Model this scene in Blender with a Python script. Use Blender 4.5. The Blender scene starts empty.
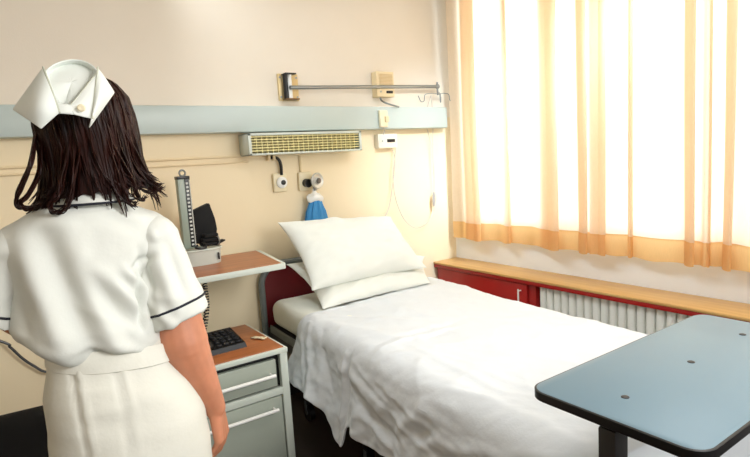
import bpy, bmesh, math, random
import numpy as np
from mathutils import Vector, Matrix, noise
from mathutils.bvhtree import BVHTree
random.seed(7)
S = bpy.context.scene
C = S.collection
PI = math.pi

# ------------------------------------------------------------------ camera
F, CAMH = 540.0, 1.42
def cam_axes(yaw, pitch, roll):
    cy, sy = math.cos(yaw), math.sin(yaw)
    fwd = np.array([sy*math.cos(pitch), cy*math.cos(pitch), -math.sin(pitch)])
    r = np.array([cy, -sy, 0.0]); d = np.cross(fwd, r)
    cr, sr = math.cos(roll), math.sin(roll)
    return np.array([cr*r+sr*d, -sr*r+cr*d, fwd])
M = cam_axes(math.radians(34.5), math.radians(7.2), math.radians(3.55))
CP = np.array([0, 0, CAMH])
def ray(x, y): return np.array([(x-375)/F, (y-228.5)/F, 1.0]) @ M
def at_z(x, y, Z): d = ray(x, y); return Vector(CP + d*((Z-CAMH)/d[2]))
def at_y(x, y, Y): d = ray(x, y); return Vector(CP + d*(Y/d[1]))
def at_x(x, y, X): d = ray(x, y); return Vector(CP + d*(X/d[0]))
cd = bpy.data.cameras.new('camera'); cam = bpy.data.objects.new('camera', cd); C.objects.link(cam)
cd.sensor_width = 36; cd.lens = F/750*36; cd.clip_start = 0.02
cam.matrix_world = Matrix(((M[0][0], -M[1][0], -M[2][0], 0), (M[0][1], -M[1][1], -M[2][1], 0),
                           (M[0][2], -M[1][2], -M[2][2], CAMH), (0, 0, 0, 1)))
S.camera = cam

# ------------------------------------------------------------------ materials
def lin(c):
    return tuple(((v/255)/12.92 if v/255 <= .04045 else ((v/255+.055)/1.055)**2.4) for v in c) + (1,)
def mat(name, rgb, rough=.5, metal=0, bump=0, bscale=200, var=0, vscale=8, spec=.5, stretch=None, sheen=0, sss=0):
    m = bpy.data.materials.new(name); m.use_nodes = True
    nt = m.node_tree; b = nt.nodes['Principled BSDF']
    col = lin(rgb)
    b.inputs['Base Color'].default_value = col
    b.inputs['Roughness'].default_value = rough; b.inputs['Metallic'].default_value = metal
    b.inputs['Specular IOR Level'].default_value = spec
    if sheen: b.inputs['Sheen Weight'].default_value = sheen
    if sss:
        b.inputs['Subsurface Weight'].default_value = sss
        b.inputs['Subsurface Radius'].default_value = (.012, .004, .002); b.inputs['Subsurface Scale'].default_value = 1
    tc = nt.nodes.new('ShaderNodeTexCoord'); mp = nt.nodes.new('ShaderNodeMapping')
    nt.links.new(tc.outputs['Object'], mp.inputs['Vector'])
    if stretch: mp.inputs['Scale'].default_value = stretch
    if var:
        n = nt.nodes.new('ShaderNodeTexNoise'); n.inputs['Scale'].default_value = vscale; n.inputs['Detail'].default_value = 5
        nt.links.new(mp.outputs[0], n.inputs['Vector'])
        r = nt.nodes.new('ShaderNodeValToRGB')
        r.color_ramp.elements[0].position = .3; r.color_ramp.elements[1].position = .7
        r.color_ramp.elements[0].color = tuple(v*(1-var) for v in col[:3])+(1,)
        r.color_ramp.elements[1].color = tuple(min(1, v*(1+var)) for v in col[:3])+(1,)
        nt.links.new(n.outputs['Fac'], r.inputs['Fac']); nt.links.new(r.outputs['Color'], b.inputs['Base Color'])
    if bump:
        n = nt.nodes.new('ShaderNodeTexNoise'); n.inputs['Scale'].default_value = bscale; n.inputs['Detail'].default_value = 4
        nt.links.new(mp.outputs[0], n.inputs['Vector'])
        bp = nt.nodes.new('ShaderNodeBump'); bp.inputs['Strength'].default_value = bump; bp.inputs['Distance'].default_value = .01
        nt.links.new(n.outputs['Fac'], bp.inputs['Height']); nt.links.new(bp.outputs[0], b.inputs['Normal'])
    return m
def curtain_mat(name, rgb, trans):
    m = bpy.data.materials.new(name); m.use_nodes = True; nt = m.node_tree
    nt.nodes.remove(nt.nodes['Principled BSDF']); out = nt.nodes['Material Output']
    d = nt.nodes.new('ShaderNodeBsdfDiffuse'); t = nt.nodes.new('ShaderNodeBsdfTranslucent'); mx = nt.nodes.new('ShaderNodeMixShader')
    tc = nt.nodes.new('ShaderNodeTexCoord'); mp = nt.nodes.new('ShaderNodeMapping'); mp.inputs['Scale'].default_value = (300, 300, 40)
    n = nt.nodes.new('ShaderNodeTexNoise'); n.inputs['Scale'].default_value = 1
    nt.links.new(tc.outputs['Object'], mp.inputs['Vector']); nt.links.new(mp.outputs[0], n.inputs['Vector'])
    r = nt.nodes.new('ShaderNodeValToRGB')
    r.color_ramp.elements[0].position = .3; r.color_ramp.elements[1].position = .7
    r.color_ramp.elements[0].color = tuple(v*.94 for v in rgb)+(1,); r.color_ramp.elements[1].color = tuple(rgb)+(1,)
    nt.links.new(n.outputs['Fac'], r.inputs['Fac'])
    nt.links.new(r.outputs['Color'], t.inputs['Color']); nt.links.new(r.outputs['Color'], d.inputs['Color'])
    mx.inputs[0].default_value = trans
    nt.links.new(d.outputs[0], mx.inputs[1]); nt.links.new(t.outputs[0], mx.inputs[2]); nt.links.new(mx.outputs[0], out.inputs[0])
    return m
def wood_mat(name, dark, light, axis_scale, rough=.4):
    m = bpy.data.materials.new(name); m.use_nodes = True; nt = m.node_tree; b = nt.nodes['Principled BSDF']
    tc = nt.nodes.new('ShaderNodeTexCoord'); mp = nt.nodes.new('ShaderNodeMapping'); mp.inputs['Scale'].default_value = axis_scale
    n = nt.nodes.new('ShaderNodeTexNoise'); n.inputs['Scale'].default_value = 1; n.inputs['Detail'].default_value = 6; n.inputs['Distortion'].default_value = .4
    r = nt.nodes.new('ShaderNodeValToRGB'); r.color_ramp.elements[0].position = .3; r.color_ramp.elements[1].position = .72
    r.color_ramp.elements[0].color = lin(dark); r.color_ramp.elements[1].color = lin(light)
    nt.links.new(tc.outputs['Object'], mp.inputs['Vector']); nt.links.new(mp.outputs[0], n.inputs['Vector'])
    nt.links.new(n.outputs['Fac'], r.inputs['Fac']); nt.links.new(r.outputs['Color'], b.inputs['Base Color'])
    b.inputs['Roughness'].default_value = rough
    return m
def glass_mat():
    m = bpy.data.materials.new('window_glass'); m.use_nodes = True; nt = m.node_tree
    nt.nodes.remove(nt.nodes['Principled BSDF']); out = nt.nodes['Material Output']
    t = nt.nodes.new('ShaderNodeBsdfTransparent'); g = nt.nodes.new('ShaderNodeBsdfGlossy'); g.inputs['Roughness'].default_value = .02
    mx = nt.nodes.new('ShaderNodeMixShader'); mx.inputs[0].default_value = .06
    nt.links.new(t.outputs[0], mx.inputs[1]); nt.links.new(g.outputs[0], mx.inputs[2]); nt.links.new(mx.outputs[0], out.inputs[0])
    return m

WALL = mat('painted_wall', (234, 218, 192), .7, bump=.05, bscale=120, var=.015, vscale=3)
def two_tone(m, upper, lower, zs):
    nt = m.node_tree; b = nt.nodes['Principled BSDF']; tc = nt.nodes.new('ShaderNodeTexCoord'); sx = nt.nodes.new('ShaderNodeSeparateXYZ')
    n = nt.nodes.new('ShaderNodeTexNoise'); n.inputs['Scale'].default_value = 2.5; n.inputs['Detail'].default_value = 4
    mr = nt.nodes.new('ShaderNodeMath'); mr.operation = 'GREATER_THAN'; mr.inputs[1].default_value = zs
    mx = nt.nodes.new('ShaderNodeMix'); mx.data_type = 'RGBA'; mx.inputs[6].default_value = lin(lower); mx.inputs[7].default_value = lin(upper)
    m2 = nt.nodes.new('ShaderNodeMix'); m2.data_type = 'RGBA'; m2.blend_type = 'MULTIPLY'; m2.inputs[0].default_value = 1
    rp = nt.nodes.new('ShaderNodeValToRGB'); rp.color_ramp.elements[0].color = (.96, .96, .95, 1); rp.color_ramp.elements[0].position = .3; rp.color_ramp.elements[1].position = .7
    nt.links.new(tc.outputs['Object'], sx.inputs[0]); nt.links.new(sx.outputs['Z'], mr.inputs[0]); nt.links.new(mr.outputs[0], mx.inputs[0])
    nt.links.new(tc.outputs['Object'], n.inputs['Vector']); nt.links.new(n.outputs['Fac'], rp.inputs['Fac'])
    nt.links.new(mx.outputs[2], m2.inputs[6]); nt.links.new(rp.outputs['Color'], m2.inputs[7]); nt.links.new(m2.outputs[2], b.inputs['Base Color'])
    return m
WALL2 = two_tone(mat('two_tone_wall', (236, 222, 200), .7, bump=.05, bscale=120), (239, 229, 214), (245, 228, 194), 1.70)
WALLW = mat('white_wall', (240, 243, 245), .6)
CEIL = mat('ceiling_paint', (240, 236, 228), .8)
FLOOR = mat('dark_linoleum', (62, 52, 47), .45, var=.12, vscale=30)
BASEB = mat('black_baseboard', (22, 20, 20), .5)
RAIL = mat('grey_green_panel', (190, 203, 200), .35, var=.01)
CREAM = mat('cream_plastic', (236, 224, 190), .4)
OLDCREAM = mat('aged_plastic', (230, 210, 168), .4)
IVORY = mat('ivory_plastic', (240, 232, 214), .4)
BLACK = mat('black_plastic', (14, 14, 15), .35)
BLACKF = mat('black_fabric', (12, 12, 14), .85, bump=.3, bscale=400)
CHROME = mat('chrome', (205, 210, 212), .18, metal=1)
STEEL = mat('dull_steel', (150, 155, 155), .35, metal=.9)
BRASS = mat('aged_plate', (214, 190, 140), .35, metal=.3)
CABGREY = mat('grey_green_metal', (164, 172, 160), .4, var=.02)
CABLIGHT = mat('pale_metal_edge', (204, 212, 202), .35)
TOPWOOD = wood_mat('brown_laminate', (150, 86, 44), (180, 108, 60), (3, 45, 45), .35)
SILLWOOD = wood_mat('pale_oak', (196, 150, 88), (214, 172, 108), (40, 2.5, 40), .4)
REDP = mat('dark_red_panel', (166, 22, 18), .35, var=.06, vscale=4)
HEADRED = mat('maroon_panel', (110, 16, 26), .4)
BEDGREY = mat('grey_bed_tube', (120, 128, 128), .35, metal=.2)
BEDDARK = mat('dark_bed_frame', (40, 40, 42), .5)
RADW = mat('radiator_enamel', (246, 246, 238), .35)
SHEET = mat('cotton_sheet', (236, 236, 224), .85, bump=.08, bscale=60)
BLANK = mat('white_bedcover', (221, 225, 228), .9, bump=.22, bscale=26)
PILLOW = mat('pillow_cotton', (230, 232, 224), .85, bump=.07, bscale=40)
UNIF = mat('uniform_cotton', (217, 219, 212), .85, bump=.06, bscale=70)
SKIRTM = mat('skirt_cotton', (220, 219, 208), .85, bump=.12, bscale=45, var=.02, vscale=10)
CAPM = mat('starched_cotton', (228, 232, 226), .7)
NAVY = mat('navy_piping', (18, 20, 34), .7)
SKIN = mat('skin', (198, 132, 100), .5, var=.12, vscale=14, sss=.15)
HAIRM = mat('dark_brown_hair', (36, 12, 7), .40, var=.7, vscale=1, stretch=(90, 90, 7), bump=.5, bscale=1.0, spec=.22)
LIPS = mat('lips', (170, 80, 76), .5)
EYEW = mat('eye_white', (235, 232, 228), .3)
EYEB = mat('eye_iris', (50, 32, 22), .3)
SHOE = mat('white_shoe', (225, 225, 220), .5)
TABLET = mat('blue_grey_laminate', (116, 142, 155), .42, var=.03, vscale=3, bump=.02, bscale=300)
POLE = mat('dark_pole', (44, 42, 42), .4, metal=.3)
BLUE = mat('blue_bag_fabric', (58, 138, 196), .75, bump=.2, bscale=60)
WHITEP = mat('white_plastic', (240, 240, 236), .4)
CABLEW = mat('pale_cable', (196, 186, 176), .5)
GRILLEY = mat('yellowed_louvre', (226, 214, 150), .4)
LAMPIN = mat('lamp_inside', (176, 160, 104), .5)
TRAYW = mat('pale_tray', (206, 214, 206), .4)
SPHYG = mat('grey_enamel', (150, 162, 148), .35)
SCALEM = mat('scale_plate', (30, 32, 32), .35)
DIAL = mat('scale_marks', (210, 212, 206), .4)
CUR = curtain_mat('peach_curtain', (.97, .82, .64), .62)
HEM = curtain_mat('curtain_hem_dimmed', (.93, .61, .28), .5)  # deeper orange bakes in the weaker daylight passing through doubled cloth
FRAMEW = mat('white_window_frame', (235, 235, 232), .4)
GLASS = glass_mat()

# ------------------------------------------------------------------ helpers
def link(name, me, m, parent=None):
    o = bpy.data.objects.new(name, me); C.objects.link(o)
    if m is not None:
        for mm in (m if isinstance(m, (list, tuple)) else [m]): me.materials.append(mm)
    if parent is not None: o.parent = parent
    return o
def tag(o, label, cat, group=None, kind=None):
    o['label'] = label; o['category'] = cat
    if group: o['group'] = group
    if kind: o['kind'] = kind
    return o
def thing(name, label, cat, loc=(0, 0, 0), rz=0, group=None):
    o = bpy.data.objects.new(name, None); C.objects.link(o); o.location = loc; o.rotation_euler = (0, 0, rz)
    o.empty_display_size = .05
    return tag(o, label, cat, group)
class MB:
    """collects shapes into one mesh"""
    def __init__(s): s.v = []; s.f = []; s.mi = []
    def add(s, v, f, mi=0):
        n = len(s.v); s.v += [tuple(p) for p in v]; s.f += [tuple(i+n for i in q) for q in f]; s.mi += [mi]*len(f); return s
    def box(s, a, b, bev=0, mi=0, mtx=None, seg=2):
        bm = bmesh.new(); bmesh.ops.create_cube(bm, size=1)
        a = Vector(a); b = Vector(b)
        for v in bm.verts: v.co = Vector(((a+b)[i]/2 + v.co[i]*abs(b[i]-a[i]) for i in range(3)))
        if bev: bmesh.ops.bevel(bm, geom=bm.edges[:], offset=min(bev, .49*min(abs(b[i]-a[i]) for i in range(3))), segments=seg, profile=.5, affect='EDGES')
        s.bm(bm, mi, mtx); return s
    def bm(s, bm, mi=0, mtx=None):
        bm.verts.index_update()
        s.add([(mtx @ v.co if mtx else v.co) for v in bm.verts], [[v.index for v in f.verts] for f in bm.faces], mi); bm.free()
    def tube(s, pts, r, n=10, mi=0, caps=True, flat=1.0):
        pts = [Vector(p) for p in pts]; rs = r if isinstance(r, (list, tuple)) else [r]*len(pts)
        t0 = (pts[1]-pts[0]).normalized(); up = Vector((0, 0, 1)) if abs(t0.z) < .9 else Vector((1, 0, 0))
        u = t0.cross(up).normalized(); V = []; Fc = []
        for i, p in enumerate(pts):
            t = (pts[min(i+1, len(pts)-1)]-pts[max(i-1, 0)])
            t = t.normalized() if t.length > 1e-9 else t0
            u = (u - t*u.dot(t)); u = u.normalized() if u.length > 1e-6 else t.orthogonal().normalized()
            w = t.cross(u)
            for k in range(n):
                a = 2*PI*k/n; V.append(p + u*math.cos(a)*rs[i] + w*math.sin(a)*rs[i]*flat)
        for i in range(len(pts)-1):
            for k in range(n):
                Fc.append((i*n+k, i*n+(k+1) % n, (i+1)*n+(k+1) % n, (i+1)*n+k))
        if caps: Fc.append(tuple(range(n-1, -1, -1))); Fc.append(tuple((len(pts)-1)*n+k for k in range(n)))
        s.add(V, Fc, mi); return s
    def cyl(s, a, b, r, n=24, mi=0): return s.tube([a, b], r, n, mi)
    def ring(s, pts, r, n=8, mi=0):
        """closed tube"""
        pts = [Vector(p) for p in pts]; L = len(pts); V = []; Fc = []
        nrm = Vector((0, 0, 0))
        c = sum(pts, Vector())/L
        for i in range(L): nrm += (pts[i]-c).cross(pts[(i+1) % L]-c)
        nrm.normalize()
        for i, p in enumerate(pts):
            t = (pts[(i+1) % L]-pts[i-1]).normalized(); u = t.cross(nrm).normalized(); w = t.cross(u)
            for k in range(n):
                a = 2*PI*k/n; V.append(p+u*math.cos(a)*r+w*math.sin(a)*r)
        for i in range(L):
            j = (i+1) % L
            for k in range(n): Fc.append((i*n+k, j*n+k, j*n+(k+1) % n, i*n+(k+1) % n))
        s.add(V, Fc, mi); return s
    def lathe(s, prof, n=28, mi=0, mtx=None):
        V = []; Fc = []
        for (r, z) in prof:
            for k in range(n):
                a = 2*PI*k/n; p = Vector((r*math.cos(a), r*math.sin(a), z)); V.append(mtx @ p if mtx else p)
        for i in range(len(prof)-1):
            for k in range(n): Fc.append((i*n+k, i*n+(k+1) % n, (i+1)*n+(k+1) % n, (i+1)*n+k))
        Fc.append(tuple(range(n-1, -1, -1))); Fc.append(tuple((len(prof)-1)*n+k for k in range(n)))
        s.add(V, Fc, mi); return s
    def ell(s, c, r, n=20, m=12, mi=0, rot=None):
        V = []; Fc = []; c = Vector(c)
        for i in range(m+1):
            th = PI*i/m
            for k in range(n):
                a = 2*PI*k/n; p = Vector((r[0]*math.sin(th)*math.cos(a), r[1]*math.sin(th)*math.sin(a), r[2]*math.cos(th)))
                V.append(c + (rot @ p if rot else p))
        for i in range(m):
            for k in range(n): Fc.append((i*n+k, (i+1)*n+k, (i+1)*n+(k+1) % n, i*n+(k+1) % n))
        s.add(V, Fc, mi); return s
    def cone(s, a, ra, b, rb, n=18):
        """round-ended tapered limb segment"""
        a = Vector(a); b = Vector(b); t = (b-a).normalized(); P = []; Rr = []
        for k in range(5):
            q = PI/2*(1-k/4); P.append(a-t*ra*math.sin(q)); Rr.append(max(ra*math.cos(q), 1e-4))
        for k in range(1, 6): P.append(a.lerp(b, k/6)); Rr.append(ra+(rb-ra)*k/6)
        for k in range(5):
            q = PI/2*k/4; P.append(b+t*rb*math.sin(q)); Rr.append(max(rb*math.cos(q), 1e-4))
        return s.tube(P, Rr, n)
    def loft(s, rings, mi=0, caps=True):
        n = len(rings[0]); V = [p for r in rings for p in r]; Fc = []
        for i in range(len(rings)-1):
            for k in range(n): Fc.append((i*n+k, i*n+(k+1) % n, (i+1)*n+(k+1) % n, (i+1)*n+k))
        if caps: Fc.append(tuple(range(n-1, -1, -1))); Fc.append(tuple((len(rings)-1)*n+k for k in range(n)))
        s.add(V, Fc, mi); return s
    def prism(s, poly, d, mi=0, bev=0):
        """poly: 3D points, extruded by vector d"""
        bm = bmesh.new(); vs = [bm.verts.new(p) for p in poly]; f = bm.faces.new(vs)
        r = bmesh.ops.extrude_face_region(bm, geom=[f])
        for e in r['geom']:
            if isinstance(e, bmesh.types.BMVert): e.co += Vector(d)
        if bev: bmesh.ops.bevel(bm, geom=bm.edges[:], offset=bev, segments=2, profile=.5, affect='EDGES')
        s.bm(bm, mi); return s
    def grid(s, P, mi=0):
        """P[i][j] points"""
        a = len(P); b = len(P[0]); s.add([p for r in P for p in r], [(i*b+j, i*b+j+1, (i+1)*b+j+1, (i+1)*b+j) for i in range(a-1) for j in range(b-1)], mi); return s
    def mesh(s, name, smooth=True):
        me = bpy.data.meshes.new(name); me.from_pydata(s.v, [], s.f)
        for p, i in zip(me.polygons, s.mi): p.material_index = i
        bm = bmesh.new(); bm.from_mesh(me); bmesh.ops.recalc_face_normals(bm, faces=bm.faces); bm.to_mesh(me); bm.free()
        if smooth:
            me.polygons.foreach_set('use_smooth', [True]*len(me.polygons))
            try: me.set_sharp_from_angle(angle=math.radians(38))
            except Exception: pass
        return me
    def build(s, name, m, parent=None, smooth=True):
        return link(name, s.mesh(name, smooth), m, parent)
def evaluated(o, mods):
    """apply modifiers and hand back the plain mesh"""
    for kind, kw in mods:
        md = o.modifiers.new('m', kind)
        for k, v in kw.items(): setattr(md, k, v)
    bpy.context.view_layer.update()
    dg = bpy.context.evaluated_depsgraph_get(); me = bpy.data.meshes.new_from_object(o.evaluated_get(dg))
    o.modifiers.clear(); old = o.data; mats = list(old.materials); o.data = me; me.name = o.name
    if not len(me.materials):
        for m in mats: me.materials.append(m)
    me.polygons.foreach_set('use_smooth', [True]*len(me.polygons))
    return o
def displace(o, fn, along=True):
    me = o.data
    nv = [v.normal.copy() for v in me.vertices]
    for v, n in zip(me.vertices, nv):
        d = fn(v.co, n)
        v.co += n*d if along else d
    me.update()
def ridge(p, a, b, w, amp):
    """gaussian ridge along a segment, 2D or 3D vectors"""
    ab = b-a; t = max(0, min(1, (p-a).dot(ab)/ab.length_squared)); d = (p-(a+ab*t)).length
    return amp*math.exp(-(d/w)**2)*math.sin(PI*(.12+.76*t))
def interp(x, xs, ys):
    return float(np.interp(x, xs, ys))
def smoothpath(pts, n=8):
    """Catmull-Rom"""
    P = [Vector(p) for p in pts]; P = [P[0]*2-P[1]]+P+[P[-1]*2-P[-2]]; out = []
    for i in range(1, len(P)-2):
        for k in range(n):
            t = k/n; a, b, c, d = P[i-1], P[i], P[i+1], P[i+2]
            out.append(.5*((2*b)+(c-a)*t+(2*a-5*b+4*c-d)*t*t+(3*b-a-3*c+d)*t**3))
    out.append(P[-2]); return out

# ------------------------------------------------------------------ room shell
D = 3.0                        # back wall
WX = 2.80                      # inner face of the window wall
XL, YN, ZC = -2.2, -2.4, 2.7   # left wall, near end, ceiling
def struct(name, a, b, m, bev=0):
    o = MB().box(a, b, bev).build(name, m, None, smooth=False); o['kind'] = 'structure'; return o
struct('floor', (XL-.1, YN, -.1), (WX+.1, D+.1, 0), FLOOR)
struct('ceiling', (XL-.1, YN, ZC), (WX+.1, D+.1, ZC+.1), CEIL)
struct('wall_back', (XL, D, 0), (WX, D+.1, ZC), WALL2)
struct('wall_left', (XL-.1, YN, 0), (XL, D+.1, ZC), WALL)
w = MB()                       # window wall with its opening
WZ0, WZ1, WY0, WY1 = .92, 2.6, .1, 2.82
w.box((WX, YN, 0), (WX+.12, D+.1, WZ0)); w.box((WX, YN, WZ1), (WX+.12, D+.1, ZC))
w.box((WX, WY1, WZ0), (WX+.12, D+.1, WZ1)); w.box((WX, YN, WZ0), (WX+.12, WY0, WZ1))
o = w.build('wall_right', WALLW, None, smooth=False); o['kind'] = 'structure'
win = bpy.data.objects.new('window_1', None); C.objects.link(win); win['kind'] = 'structure'; win.location = (WX+.06, (WY0+WY1)/2, WZ0)
fr = MB(); hy = (WY1-WY0)/2; hz = WZ1-WZ0
for y in (-hy+.025, -hy/3, hy/3, hy-.025): fr.box((-.03, y-.025, 0), (.03, y+.025, hz), .005)
fr.box((-.03, -hy, 0), (.03, hy, .05), .005); fr.box((-.03, -hy, hz-.05), (.03, hy, hz), .005)
fr.build('window_frame', FRAMEW, win)
for k in range(3):
    y0 = -hy+.05+k*(2*hy-.05)/3
    MB().box((-.004, y0, .05), (.004, y0+(2*hy-.05)/3-.05, hz-.05)).build('pane', GLASS, win)
struct('baseboard_back', (XL, D-.015, 0), (WX-.3, D, .09), BASEB)

# ------------------------------------------------------------------ wall services above the bed
r = tag(MB().box((-1.6, 2.925, 1.620), (2.700, D, 1.765), .008).build('wall_rail', RAIL),
        'long pale grey-green service rail running along the back wall behind nurse', 'wall rail')
p = MB()
p.tube([(-1.6, 2.992, 1.489), (1.33, 2.992, 1.489)], .006, 8); p.tube([(-1.6, 2.992, 1.456), (1.20, 2.992, 1.456)], .005, 8)
p.box((-1.6, 2.990, 1.485), (1.33, D, 1.491), .001)
tag(p.build('conduit', mat('painted_pipe', (236, 216, 178), .5)), 'thin cream pipe strip running low along the wall under the rail', 'pipe')

# reading lamp under the rail
Lx = at_y(239, 145, 3.0).x
Ly = at_x(248.5, 145, Lx).y
Rx = at_y(361.5, 140, Ly).x
lamp = thing('wall_lamp', 'cream louvred wall lamp mounted just under the grey rail above the pillows', 'lamp', (Lx, D, 1.487))
LW, LD, LH = Rx-Lx, D-Ly, .122
h = MB(); t = .008
h.box((0, -LD, LH-t), (LW, 0, LH), .003); h.box((0, -LD, 0), (LW, 0, t), .003)
h.box((0, -LD, 0), (t, 0, LH), .003); h.box((LW-t, -LD, 0), (LW, 0, LH), .003)
h.box((0, -LD-.003, LH-.014), (LW, -LD+.006, LH), .002); h.box((0, -LD-.003, 0), (LW, -LD+.006, .01), .002)
h.box((0, -LD-.003, 0), (.018, -LD+.006, LH), .002); h.box((LW-.018, -LD-.003, 0), (LW, -LD+.006, LH), .002)
h.build('casing', CABLIGHT, lamp)
MB().box((t, -LD*.45, t), (LW-t, -.004, LH-t)).build('reflector', LAMPIN, lamp)
g = MB()
for k in range(1, 7): g.box((.018, -LD+.004, .006+k*.0155), (LW-.018, -LD+.03, .006+k*.0155+.006))
for k in range(1, 22): g.box((.018+k*(LW-.036)/22-.002, -LD+.006, .01), (.018+k*(LW-.036)/22+.002, -LD+.03, LH-.014))
g.build('louvre', GRILLEY, lamp)

# swivel wall bracket with chrome arm
bx0, bx1 = at_y(278, 85, 2.99).x, at_y(298, 85, 2.99).x
bcx = (bx0+bx1)/2; bz0, bz1 = at_y(288, 101, 2.99).z, at_y(288, 74, 2.99).z
br = thing('wall_bracket', 'brass-cream wall bracket with long chrome swing arm above the rail', 'bracket', (bcx, D, bz0))
bh = bz1-bz0; bw = (bx1-bx0)/2
b = MB(); b.box((-bw, -.014, 0), (bw, 0, bh), .003)
b.build('back_plate', BRASS, br)
for x in (-bw+.012, bw-.012):
    for z in (.022, bh-.022): MB().tube([(x, -.018, z), (x, -.012, z)], .006, 10).build('screw', STEEL, br)
BROWNM = mat('brown_bracket', (120, 88, 46), .4, metal=.4)
MB().box((-.042, -.07, bh-.010), (.030, -.01, bh-.002), .002).build('bracket_lug', BLACK, br)
MB().box((-.042, -.07, .002), (.042, -.01, .010), .002).build('bracket_lug', BROWNM, br)
MB().tube([(-.030, -.038, .008), (-.030, -.038, bh-.008)], .015, 16).build('hinge_post', BLACK, br)
MB().tube([(-.006, -.042, .01), (-.006, -.042, bh-.01)], .014, 16).build('hinge_sleeve', WHITEP, br)
YA = 2.935
a0 = at_y(290, 87.5, YA)-Vector((bcx, D, bz0)); a1 = at_y(438, 86.5, YA)-Vector((bcx, D, bz0))
arm = MB().tube([a0, a1], .0115, 14).build('arm', STEEL, br)
e = MB(); e.tube([a1+Vector((-.006, 0, .03)), a1+Vector((-.006, 0, -.06))], .007, 10); e.ell(a1+Vector((-.006, 0, 0)), (.018, .018, .018), 12, 8)
e.build('end_pin', STEEL, br)
hk = MB(); q = a1+Vector((-.006, 0, -.052))
for dx, dy in ((-.1, .02), (.085, -.02), (-.035, -.06), (.05, .035)):
    pts = [q, q+Vector((dx*.5, dy*.5, .004)), q+Vector((dx, dy, -.004)), q+Vector((dx*1.1, dy*1.1, -.045)), q+Vector((dx*1.35, dy*1.3, -.05)), q+Vector((dx*1.55, dy*1.5, -.01))]
    hk.tube(smoothpath(pts, 5), .0028, 6)
hk.build('hook', STEEL, br)

# call cord with pear push hanging from the hooks, looping back to the lower box
YC = 2.955
cord = thing('call_cord', 'thin pale call cord with grey pendant looping down from the chrome arm', 'cord', at_y(434, 200, YC))
O = cord.location
def cpt(x, y, Y=YC): return at_y(x, y, Y)-O
cc = MB()
cc.tube(smoothpath([cpt(431, 95), cpt(433, 120), cpt(432.5, 150), cpt(434, 175), cpt(434, 192)], 6), .0026, 6)
cc.tube(smoothpath([cpt(434, 206), cpt(433, 213), cpt(426, 224), cpt(415, 228), cpt(404, 219), cpt(396, 200), cpt(393, 178), cpt(395, 158), cpt(396, 143)], 6), .0026, 6)
cc.tube(smoothpath([cpt(431, 95), cpt(426, 112), cpt(425.5, 122), cpt(429, 136), cpt(432.5, 150)], 6), .002, 6)
cc.build('cord', CABLEW, cord)
MB().tube([cpt(434, 192), cpt(434, 195), cpt(434, 201), cpt(434, 206)], [.006, .012, .013, .007], 12).build('pendant', mat('pendant_grey', (176, 172, 168), .4), cord)

# intercom box above rail
iv0 = at_y(376, 71, 2.94); iv1 = at_y(395, 97, 2.94)
ic = thing('intercom_box', 'cream intercom speaker box on the wall above the rail with black slot', 'intercom', (iv0.x, D, iv1.z))
iw, ih = iv1.x-iv0.x, iv0.z-iv1.z
MB().box((0, -.06, 0), (iw, 0, ih), .006).build('casing', OLDCREAM, ic)
g = MB()
for k in range(9): g.box((.02, -.0635, ih*.42+k*ih*.055), (iw-.015, -.058, ih*.42+k*ih*.055+.004))
g.build('speaker_grille', mat('grille_tan', (214, 188, 142), .5), ic)
MB().box((iw*.52, -.064, ih*.14), (iw*.88, -.058, ih*.24), .001).build('display', BLACK, ic)
MB().tube([(iw*.2, -.064, ih*.2), (iw*.2, -.058, ih*.2)], .006, 12).build('button', CABGREY, ic)
lead = [Vector((iw*.3, -.03, 0)), Vector((iw*.34, -.035, -.02)), at_y(386, 103, 2.92)-ic.location, at_y(399, 107, 2.905)-ic.location]
MB().tube(smoothpath(lead, 5), .006, 8).build('lead', STEEL, ic)

# small switch on the rail
sv0 = at_y(380, 110, 2.9); sv1 = at_y(390, 130, 2.9)
sw = thing('pull_switch', 'small cream rocker switch fixed on the face of the rail', 'switch', (sv0.x, 2.925, sv1.z))
swid, sh = sv1.x-sv0.x, sv0.z-sv1.z
MB().box((0, -.025, .02), (swid*.85, 0, sh), .006).build('casing', CREAM, sw)
MB().box((swid*.45, -.04, .05), (swid*.85, -.02, .09), .006).build('rocker', OLDCREAM, sw)
MB().tube(smoothpath([(swid*.4, -.012, .02), (swid*.45, -.016, -.005), (swid*.3, -.012, -.03)], 5), .003, 6).build('lead', CABLEW, sw)

# socket box below rail
sv0 = at_y(378, 134, 2.95); sv1 = at_y(398, 147.5, 2.95)
sb = thing('socket_box', 'small cream socket box with black slot just below the rail', 'socket', (sv0.x, D, sv1.z))
swid, sh = sv1.x-sv0.x, sv0.z-sv1.z
MB().box((0, -.05, 0), (swid, 0, sh), .005).build('casing', IVORY, sb)
MB().box((swid*.45, -.054, sh*.4), (swid*.85, -.048, sh*.62), .001).build('slot', BLACK, sb)
MB().tube([(swid*.2, -.054, sh*.5), (swid*.2, -.048, sh*.5)], .006, 12).build('button', CABGREY, sb)
lead = [Vector((swid*.75, -.03, 0)), at_y(395, 160, 2.96)-sb.location, at_y(392, 190, 2.96)-sb.location, at_y(388, 210, 2.96)-sb.location, at_y(380, 225, 2.94)-sb.location]
MB().tube(smoothpath(lead, 6), .0026, 6).build('lead', CABLEW, sb)

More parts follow.
